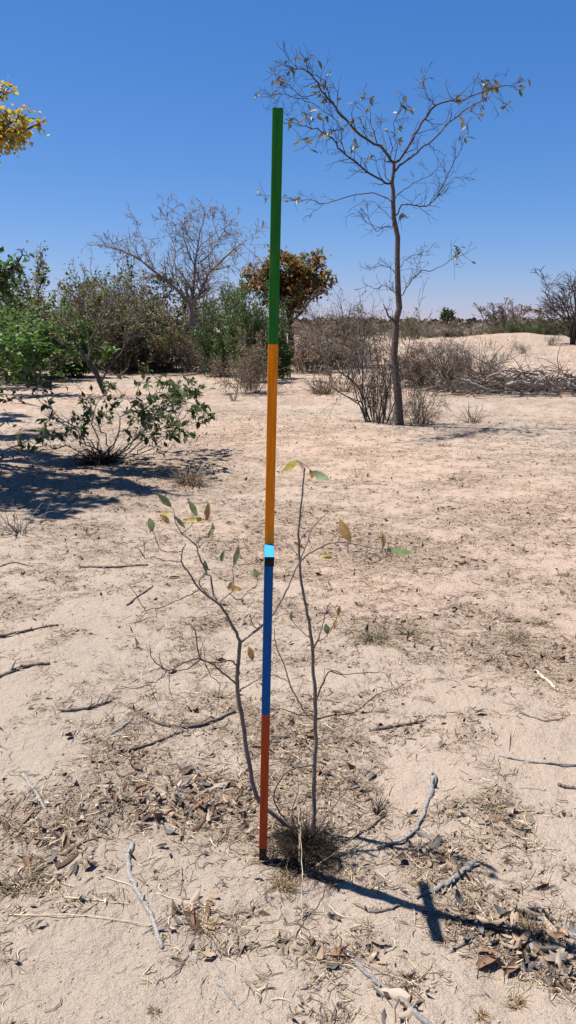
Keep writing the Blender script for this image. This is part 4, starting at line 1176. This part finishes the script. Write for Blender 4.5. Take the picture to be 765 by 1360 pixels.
stick([(741, 1045), (752, 1048), (772, 1050)], 6, 'stick_brown', 'dark bark piece at the right edge', name='bark_piece', cat='bark', tip=.8)
stick([(474, 1195), (494, 1206), (515, 1203), (533, 1195)], 6, 'stick_brown', 'curled brown stick below the shadow of the pole', tip=.6)
stick([(738, 1228), (752, 1228), (772, 1234)], 10, 'driftwood', 'thick grey stick at the right end of the leaf heap', tip=.9)
stick([(85, 1128), (110, 1116), (136, 1110)], 6, 'stick_brown', 'short brown stick among the litter at the left', tip=.5)
stick([(430, 1100), (448, 1112), (475, 1108), (512, 1080)], 5, 'bark_dark', 'thin dark rod standing in for a sapling stem shadow right of the dark grass clump', tip=.6)  # no real stick: dark rod added to imitate the shadow of a sapling stem
stick([(240, 1150), (241, 1170), (238, 1188)], 4, 'driftwood', 'tiny grey twig between the bent stick and the pole tip', name='twig', cat='twig', tip=.5)
stick([(290, 1300), (305, 1318), (318, 1335)], 5, 'driftwood', 'grey twig on the sand at the bottom centre', name='twig', cat='twig', tip=.5)
stick([(600, 1255), (640, 1230), (680, 1205)], 5, 'stick_brown', 'brown stick poking out of the right leaf heap', tip=.5)
stick([(690, 1010 - 60), (720, 960), (750, 955)], 3, 'stick_brown', 'thin twig on pale sand at the right', name='twig', cat='twig')
stick([(566, 516), (590, 513), (616, 512)], 4.5, 'bark_pale', 'pale log lying on the sand left of the brush pile', name='log', cat='log', tip=.8)
stick([(0, 752), (20, 748), (44, 752)], 3, 'stick_brown', 'thin twig on the sand at the left edge below the grey plant', name='twig', cat='twig')
stick([(655, 1095), (672, 1101), (690, 1111)], 7, 'leaf_dead', 'curled pale bark strip on the litter right of the curved stick', name='bark_strip', cat='bark', tip=.3)


def straw(pts, label, r=.0016, lift=0.):
    P = [at(x, y, flat(x, y)[1] - d) if d else np.array([*flat(x, y), float(height(*flat(x, y))) + .004]) for x, y, d in pts]
    P = spline(P, 14, .001); o = P[0].copy()
    V, Q = tubes([(P - o, np.linspace(r, r * .55, 14))], 5)
    obj('straw', mkmesh('straw', V, [Q], M['straw']), loc=o, label=label, cat='straw', group='pale grass straws')


straw([(393, 1170, 0), (403, 1160, .0), (450, 1129, .02), (510, 1076, .03)], 'pale straw slanting across the dark grass clump', .0021)
straw([(398, 1157, 0), (397, 1120, .06), (397, 1071, .14)], 'upright pale straw in the dark grass clump')
straw([(401, 1217, 0), (401, 1160, .10), (399, 1089, .24)], 'second upright pale straw standing below the dark grass clump')
straw([(10, 1211, 0), (110, 1217, 0), (204, 1226, 0)], 'long pale straw lying on the sand at the lower left')
straw([(86, 1190, 0), (130, 1194, 0), (170, 1198, 0)], 'shorter pale straw above the long one at the lower left')
straw([(230, 1000, 0), (300, 1010, 0), (345, 1022, 0)], 'pale straw over the litter left of the pole')
straw([(330, 1143, 0), (365, 1141, 0), (392, 1138, 0)], 'pale straw lying across the pole tip', .0012)
straw([(180, 1035, 0), (250, 1048, 0), (320, 1052, 0)], 'golden straw in the middle of the left litter')
straw([(140, 1165, 0), (220, 1190, 0), (300, 1210, 0)], 'thin straw near the bent grey stick', .0012)


# ------------------------------------------------------------------ brush pile at the right
def brush_pile():
    rng = np.random.default_rng(70)
    g = flat(690, 520); o = np.array([g[0], g[1], float(height(*g))])
    root = obj('brush_pile', None, loc=o, label='heap of cut dry branches on the sand at the right', cat='brush pile')
    paths = []
    for i in range(760):
        u = rng.uniform(-1, 1)
        x = u * 1.75; y = rng.normal(0, .5); z = abs(rng.normal(0, .25)) * (1 - .5 * abs(u)) + .03
        d = norm(rng.normal(0, 1, 3) * [1, .7, .35]); L = rng.uniform(.25, 1.0); p = np.array([x, y, z]); pts = [p]
        for k in range(5):
            d = norm(d + rng.normal(0, .2, 3)); p = p + d * L / 5; p[2] = max(p[2], .01); pts.append(p)
        paths.append((np.array(pts), np.linspace(1, .35, 6) * rng.uniform(.005, .016)))
    V, Q = tubes(paths, 3)
    obj('twigs', mkmesh('twigs', V, [Q], M['twig_dark']), root, kind='stuff')
    for p, r in (([(672, 513), (686, 508), (702, 509), (722, 512), (742, 522)], .034), ([(716, 491), (728, 505), (743, 523)], .03), ([(755, 507), (759, 520), (764, 534)], .028), ([(620, 505), (640, 515), (662, 520)], .024),
                 ([(690, 530), (712, 526), (740, 532)], .02), ([(742, 500), (760, 512), (785, 520)], .03), ([(650, 500), (672, 492), (690, 498)], .02), ([(700, 520), (716, 505), (735, 496)], .022), ([(664, 526), (680, 522), (700, 524)], .018)):
        P = spline([at(x, y, o[1] - .85 + rng.uniform(-.1, .1)) for x, y in p], 12, .012, rng)
        P[:, 2] = np.maximum(P[:, 2], o[2] + .02)
        V, Q = tubes([capped(P - o, np.linspace(r * 1.35, r * .6, 12))], 6)
        obj('branch', mkmesh('branch', V, [Q], M['driftwood']), root)


brush_pile()


# ------------------------------------------------------------------ litter
def sample_ground(n, r0, r1, thr, rng, power=1.0, amax=38):
    """points where litter lies, thinning with distance."""
    out = []
    while sum(len(a) for a in out) < n:
        m = n * 4
        r = r0 * (r1 / r0) ** rng.uniform(0, 1, m); a = np.radians(rng.uniform(-amax, amax, m))
        x, y = r * np.sin(a), r * np.cos(a)
        d = np.clip((dens(x, y) - thr) / (1 - thr), 0, 1) ** power
        k = rng.uniform(0, 1, m) < d
        out.append(np.c_[x, y][k])
    return np.concatenate(out)[:n]


def litter():
    rng = np.random.default_rng(100)
    # leaf crumbs
    n = 26000
    xy = sample_ground(n, 1.1, 13, .12, rng, 1.4)
    z = height(xy[:, 0], xy[:, 1]); r = np.hypot(*xy.T)
    P = np.c_[xy, z + rng.uniform(.001, .008, n)]
    D = norm(rng.normal(0, 1, (n, 3)) * [1, 1, .25]); N = norm(rng.normal(0, .55, (n, 3)) + [0, 0, 1])
    L = rng.lognormal(math.log(.0095), .55, n) * (1 + .12 * r)
    L = np.minimum(L, .055)
    V, Q = leaf_batch(P, D, N, L, L * rng.uniform(.22, .6, n), rng.uniform(-.3, .9, n), rng.uniform(-.8, 1.0, n), rng=rng)
    obj('leaf_litter', mkmesh('leaf_litter', V, [Q], M['leaf_bits']), label='crumbled dead leaves scattered over the sand', kind='stuff')
    # thin twigs and stalks
    n = 56000
    xy = sample_ground(n, 1.1, 14, .06, rng, 1.1); r = np.hypot(*xy.T)
    z = height(xy[:, 0], xy[:, 1])
    a = rng.uniform(0, 6.28, n); L = rng.lognormal(math.log(.024), .6, n) * (1 + .07 * r); L = np.minimum(L, .2)
    K = 4; ts = np.linspace(-.5, .5, K)
    bend = rng.normal(0, .18, n)
    X = xy[:, 0, None] + np.cos(a)[:, None] * L[:, None] * ts - np.sin(a)[:, None] * (bend * L)[:, None] * (ts ** 2 * 4)
    Y = xy[:, 1, None] + np.sin(a)[:, None] * L[:, None] * ts + np.cos(a)[:, None] * (bend * L)[:, None] * (ts ** 2 * 4)
    R = np.minimum(rng.lognormal(math.log(.0008), .35, n) * (1 + .08 * r), .0028)
    Z = height(X, Y) + R[:, None] * .8 + np.abs(rng.normal(0, .004, (n, 1))) + rng.normal(0, .10, (n, 1)) * L[:, None] * ts * .6
    PP = np.stack([X, Y, Z], -1)
    h, h2 = n * 2 // 5, n * 7 // 10
    for nm, sl_, mt, lb in (('twig_litter', slice(0, h), 'twig_dead', 'fine dry twigs scattered over the sand'), ('grass_litter', slice(h, h2), 'grass_dead', 'broken dry grass stalks scattered over the sand'),
                            ('straw_litter', slice(h2, n), 'straw', 'short pieces of pale straw scattered over the sand')):
        V, Q = tubes(list(zip(PP[sl_], R[sl_, None] * np.array([.8, 1, .9, .5]))), 3)
        obj(nm, mkmesh(nm, V, [Q], M[mt]), label=lb, kind='stuff')
    # short standing stubble in patches, farther out reads as brown streaks
    n = 46000
    xy = sample_ground(n, 2.6, 75, .26, rng, 1.0); r = np.hypot(*xy.T)
    z = height(xy[:, 0], xy[:, 1])
    d = norm(rng.normal(0, 1, (n, 3)) * [1, 1, .35] + [0, 0, .22]); L = rng.lognormal(math.log(.02), .45, n) * (1 + .08 * r)
    c = rng.normal(0, .25, (n, 3)) * L[:, None]
    P0 = np.c_[xy, z]; ts = np.linspace(0, 1, 3)
    PP = P0[:, None] + d[:, None] * (L[:, None] * ts)[..., None] + c[:, None] * (ts ** 2)[None, :, None]
    PP[..., 2] = np.maximum(PP[..., 2], z[:, None] + .002)
    R = .0008 * (1 + .16 * r)
    V, Q = tubes(list(zip(PP, R[:, None] * np.array([1, .8, .3]))), 3)
    obj('stubble', mkmesh('stubble', V, [Q], M['grass_dead']), label='short dry grass stubble in brown patches on the sand', kind='stuff')
    # sand clods
    n = 8000
    r = 1.0 * (6.5 / 1.0) ** rng.uniform(0, 1, n); a = np.radians(rng.uniform(-38, 38, n)); xy = np.c_[r * np.sin(a), r * np.cos(a)]
    z = height(xy[:, 0], xy[:, 1])
    t = np.array([[0, 0, 1], [1, 0, 0], [0, 1, 0], [-1, 0, 0], [0, -1, 0], [0, 0, -.6]]) * 1.0
    f = np.array([[0, 1, 2], [0, 2, 3], [0, 3, 4], [0, 4, 1], [5, 2, 1], [5, 3, 2], [5, 4, 3], [5, 1, 4]])
    s = rng.lognormal(math.log(.0015), .5, n) * (1 + .15 * r)
    th = rng.uniform(0, 6.28, n)
    B = t[None] * (1 + rng.normal(0, .25, (n, 6, 3)))
    Xr = B[..., 0] * np.cos(th)[:, None] - B[..., 1] * np.sin(th)[:, None]; Yr = B[..., 0] * np.sin(th)[:, None] + B[..., 1] * np.cos(th)[:, None]
    V = np.stack([Xr, Yr, B[..., 2] * .7], -1) * s[:, None, None] + np.c_[xy, z + s * .15][:, None]
    Q = (np.arange(n)[:, None, None] * 6 + f[None]).reshape(-1, 3)
    obj('sand_crumbs', mkmesh('sand_crumbs', V.reshape(-1, 3), [Q], M['clod'], True), label='small crumbs of caked sand on the ground', kind='stuff')


litter()


def dead_leaf_mesh(k):
    """a curled dry leaf, one metre long before scaling: blade rolled across and bowed along its length."""
    rng = np.random.default_rng(300 + k)
    nu, nv = 7, 5
    wid = rng.uniform(.30, .55); roll = rng.uniform(1.2, 3.6) * rng.choice([-1, 1]); bow = rng.uniform(-1.4, 1.8); tw = rng.uniform(-.9, .9)
    V = []
    for i in range(nu):
        u = i / (nu - 1)
        w = wid * (math.sin(math.pi * min(1, u * .94 + .05)) ** .75) * .5 * (1 + rng.normal(0, .06))
        ang = bow * (u - .5)
        cx = math.sin(ang) / bow if abs(bow) > .05 else u - .5; cz = (1 - math.cos(ang)) / bow if abs(bow) > .05 else 0
        for j in range(nv):
            s = (j / (nv - 1) - .5) * 2
            rr = roll * (.6 + .6 * u); th = s * rr * .5 + tw * (u - .5)
            yy = math.sin(th) / (rr * .5) * w; zz = (1 - math.cos(s * rr * .5)) / (rr * .5) * w * (1 if roll > 0 else -1) * np.sign(rr)
            V.append((cx, yy, cz + zz + rng.normal(0, .012)))
    V = np.array(V); V[:, 2] -= np.percentile(V[:, 2], 20)
    i = np.arange(nu * nv).reshape(nu, nv)
    q = np.stack([i[:-1, :-1], i[1:, :-1], i[1:, 1:], i[:-1, 1:]], -1).reshape(-1, 4)
    return mkmesh('dead_leaf', V, [q], M['leaf_dead'])


def dead_leaves():
    rng = np.random.default_rng(55)
    me = [dead_leaf_mesh(k) for k in range(12)]
    for k, m_ in enumerate(me): m_.materials[0] = M[('leaf_dead_brown', 'leaf_dead_grey', 'leaf_dead_tan')[k % 3]]
    sets = [((690, 1235, 62, 34), 92, 'curled dry leaf in the big leaf heap at the lower right', 'dead leaves of the right heap', .052),
            ((240, 1062, 95, 42), 100, 'curled dry leaf in the litter left of the pole', 'dead leaves of the left litter', .042),
            ((735, 1262, 40, 22), 26, 'curled dry leaf at the right edge below the golden tuft', 'dead leaves at the right edge', .06),
            ((660, 1085, 30, 30), 16, 'dry leaf in the small litter patch right of the curved stick', 'dead leaves right of the curved stick', .045),
            ((570, 1128, 34, 20), 16, 'dry leaf between the curved stick and the broken stick', 'dead leaves between the two grey sticks', .045),
            ((255, 1215, 42, 26), 16, 'dry leaf in the litter beside the bent grey stick', 'dead leaves by the bent stick', .05),
            ((460, 1262, 50, 18), 12, 'dry leaf at the upper end of the long bottom stick', 'dead leaves by the bottom stick', .045),
            ((530, 1322, 30, 22), 8, 'dry leaf beside the long stick at the bottom edge', 'dead leaves under the bottom stick', .05),
            ((100, 1120, 70, 34), 14, 'dry leaf in the wiry litter at the left edge', 'dead leaves at the left edge', .055)]
    for (cx, cy, sx, sy), n, lb, gp, sz in sets:
        for k in range(n):
            px, py = cx + rng.normal(0, sx * .6), cy + rng.normal(0, sy * .6)
            py = min(py, 1352)
            g = flat(px, py); s = sz * rng.lognormal(0, .28)
            c = math.exp(-((px - cx) / sx) ** 2 - ((py - cy) / sy) ** 2)
            ki = int(rng.integers(0, 12)); o = obj('dead_leaf', me[ki], loc=(g[0], g[1], float(height(*g)) + rng.uniform(0, .022) * c * min(1, n / 60) + .003), label=('brown ', 'grey ', 'pale tan ')[ki % 3] + lb, cat='dead leaf', group=('brown ', 'grey ', 'pale tan ')[ki % 3] + gp)
            o.scale = (s, s * rng.uniform(.75, 1.15), s)
            o.rotation_euler = (rng.normal(0, .4), rng.normal(0, .35), rng.uniform(0, 6.28))
    # the rest, smaller, as one mass
    n = 1400
    xy = sample_ground(n, 1.15, 7, .55, rng, 1.2)
    z = height(xy[:, 0], xy[:, 1])
    co = []; fc = []
    base = [(np.array([v.co[:] for v in m.vertices]), np.array([p.vertices[:] for p in m.polygons])) for m in me]
    for i in range(n):
        v, f = base[i % 12]; s = rng.lognormal(math.log(.03), .35); a = rng.uniform(0, 6.28); b = rng.normal(0, .35)
        ca, sa, cb, sb = math.cos(a), math.sin(a), math.cos(b), math.sin(b)
        Rm = np.array([[ca, -sa, 0], [sa, ca, 0], [0, 0, 1]]) @ np.array([[1, 0, 0], [0, cb, -sb], [0, sb, cb]])
        co.append((v * s) @ Rm.T + [xy[i, 0], xy[i, 1], z[i] + .003]); fc.append(f)
    V, Fs = cat_parts([(a, [b]) for a, b in zip(co, fc)])
    obj('small_leaf_litter', mkmesh('small_leaf_litter', V, Fs, M['leaf_dead']), label='small curled dead leaves strewn thinly over the sand', kind='stuff')


dead_leaves()


def stone(px, py, wpx, label, mat='stone', seed=0):
    rng = np.random.default_rng(seed + int(px))
    g = flat(px, py); depth = g[1] * CP + CAMH * SP; r = wpx / F * depth / 2
    nu, nv = 10, 7; V = []
    k = rng.normal(0, 1, (6, 3))
    for i in range(nv):
        th = math.pi * i / (nv - 1)
        for j in range(nu):
            ph = 2 * math.pi * j / nu
            d = np.array([math.sin(th) * math.cos(ph), math.sin(th) * math.sin(ph), math.cos(th)])
            q = 1 + .13 * sum(math.sin(3 * d.dot(a)) for a in k) / 2
            V.append(d * q * [r, r * .8, r * .6])
    i = np.arange(nu * nv).reshape(nv, nu)
    q = np.stack([i[:-1], i[1:], np.roll(i[1:], -1, 1), np.roll(i[:-1], -1, 1)], -1).reshape(-1, 4)
    o = obj('stone', mkmesh('stone', np.array(V), [q], M[mat]), loc=(g[0], g[1], float(height(*g)) + r * .2), label=label, cat='stone')
    o.rotation_euler = (0, 0, rng.uniform(0, 6))


stone(708, 1248, 20, 'smooth grey stone in the leaf heap at the right')
stone(405, 1304, 10, 'small grey stone near the bottom centre')
stone(508, 1335, 10, 'small pale stone beside the bottom stick', 'clod')
stone(612, 1190, 12, 'pale stone beside the broken stick', 'clod')
